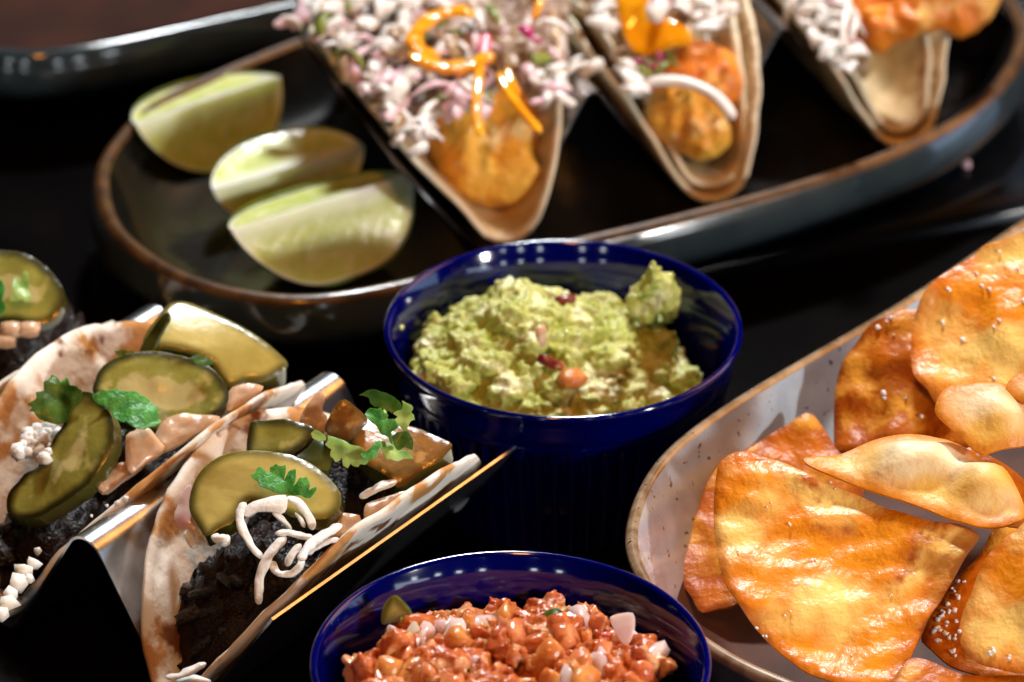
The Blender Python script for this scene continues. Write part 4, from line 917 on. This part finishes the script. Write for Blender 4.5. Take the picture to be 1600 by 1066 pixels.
# sauce, crumbs, salt
slab('sauce_smear', [(250, 826), (262, 822), (281, 835), (290, 850), (298, 866), (305, 880), (312, 900), (305, 925), (292, 917), (279, 900), (266, 878), (262, 855), (253, 838)],
     tuple((lambda p: (280, 870, p))(.0265)), tuple(Vector((.8, -.59, 0)) * .9 + Vector((0, 0, .42))), .0012, 'sauce', t3, .001, .4, .0014, lump(.0007, 120, 2))
def crumb(px, py, z, s_, label, m='white_crumb', name='crumb', cat='crumb'):
    v, f = blobmesh(s_, 2, .35, 1.4, px); p = W(px, py, z); tag(obj(name, [Vector(q) + p for q in v], f, m, None, edge=[1] * len(v)), label, cat)
crumb(368, 505, .001, .0013, 'lone pale crumb on the black table above the yellow pickle spear')
crumb(1510, 257, .009, .0014, 'small pinkish crumb on the board below the right end of the platter', 'slaw_pink')
crumb(1178, 378, .009, .0008, 'tiny speck of crumb on the black board above the guacamole ramekin')
crumb(1300, 300, .0085, .0006, 'speck on the black board under the platter wall')
crumb(627, 512, .0455, .0007, 'guacamole fleck stuck to the left rim of the ramekin', 'guac')
cl = empty('crumb_clump', W(1262, 328, .009), 'clump of fallen slaw crumbs on the board beside the platter', 'crumbs')
for k in range(16):
    put('crumb', SM['slaw_brown'][k % 4], W(1262 + rr.uniform(-24, 24), 330 + rr.uniform(-9, 9), .0095), (rr.uniform(-.5, .5), rr.uniform(-.5, .5), rr.uniform(0, 3)), .7, cl)
def flake(pts, anchor, nrm, label): tag(slab('cheese_flake', pts, anchor, nrm, .0006, 'cheese', None, .001, .6, .0004), label, 'cheese flake')
flake([(709, 801), (716, 785), (728, 768), (737, 758), (737, 766), (730, 783), (720, 795)], (722, 781, .0205), tuple(FF.V * .86 - Vector((0, 0, .5)) * .0 + Vector((0, 0, .35))), 'white sliver stuck on the black outer wall of the steel holder')
for k, (a, b) in enumerate(((183, 786), (196, 780), (167, 790), (143, 806))):
    crumb(a, b, .0385, (.0006, .0008, .0004, .0004)[k], ['second largest crumb on the steel ridge under the middle taco', 'largest crumb on the steel ridge under the middle taco', 'tiny crumb on the steel ridge left of the two larger ones', 'last tiny crumb at the near end of the steel ridge'][k], 'cheese')
crumb(203, 908, .020, .0009, 'translucent crumb stuck to the sloping steel face left of the nearest taco', 'onion_white')
# salt on the chips
st = empty('salt_crystals', W(1480, 960, .03), 'coarse white salt crystals gathered on the brown chip at the lower right', 'salt')
gm = [shared('grain', *blobmesh(.00048, 1, .5, 1.5, i), 'salt') for i in range(4)]
from mathutils.bvhtree import BVHTree
bpy.context.view_layer.update()
chips = [o for o in COL.objects if o.name.startswith('tortilla_chip')]
trees = []
for o in chips:
    me = o.data; mw = o.matrix_world
    trees.append(BVHTree.FromPolygons([mw @ v.co for v in me.vertices], [tuple(p.vertices) for p in me.polygons]))
def hit(px, py):
    best = None
    for t in trees:
        r = t.ray_cast(CAM, ray(px, py).normalized())
        if r[0] is not None and (best is None or r[3] < best[3]): best = r
    return best
def grain(a, b, s_, parent):
    h = hit(a, b)
    if h: put('salt_grain', rr.choice(gm), h[0] - ray(a, b).normalized() * .0003, (rr.uniform(0, 6), rr.uniform(0, 6), 0), s_, parent)
for a, b in C5([(1060, 210), (1040, 350), (1010, 300), (955, 400), (985, 480), (910, 510), (880, 540), (960, 580), (1040, 570), (870, 620), (850, 650), (900, 640), (950, 660), (1050, 630), (885, 720), (1025, 690), (1000, 795), (1015, 855), (1340, 800), (1320, 830), (1480, 860), (830, 660), (975, 690), (930, 490), (1020, 460), (880, 600), (1090, 240), (1060, 350)], 1300, 866):
    for _ in range(2): grain(a + rr.uniform(-3, 3), b + rr.uniform(-3, 3), rr.uniform(.6, 1.5), st)
st2 = empty('salt_crystals', W(1520, 500, .05), 'scattered salt specks on the golden chips at the top of the heap', 'salt')
for a, b in [(1483, 453), (1561, 393), (1534, 447), (1546, 452), (1561, 500), (1553, 511), (1504, 531), (1473, 505), (1380, 614), (1382, 622), (1415, 623), (1526, 427), (1385, 502), (1372, 512), (1390, 496), (1396, 523), (1600, 470), (1590, 420), (1553, 591), (1440, 650)]:
    grain(a, b, rr.uniform(.7, 1.6), st2)
st3 = empty('salt_crystals', W(1300, 880, .04), 'few fine salt specks on the biggest front chip', 'salt')
for a, b in [(1272, 876), (1268, 878), (1196, 995), (1180, 985), (1203, 788), (1330, 1020), (1230, 960), (1150, 860), (1300, 760), (1390, 930), (1350, 1050), (1236, 820), (1215, 1066), (1170, 985)]:
    for _ in range(2): grain(a + rr.uniform(-5, 5), b + rr.uniform(-5, 5), rr.uniform(.35, .8), st3)
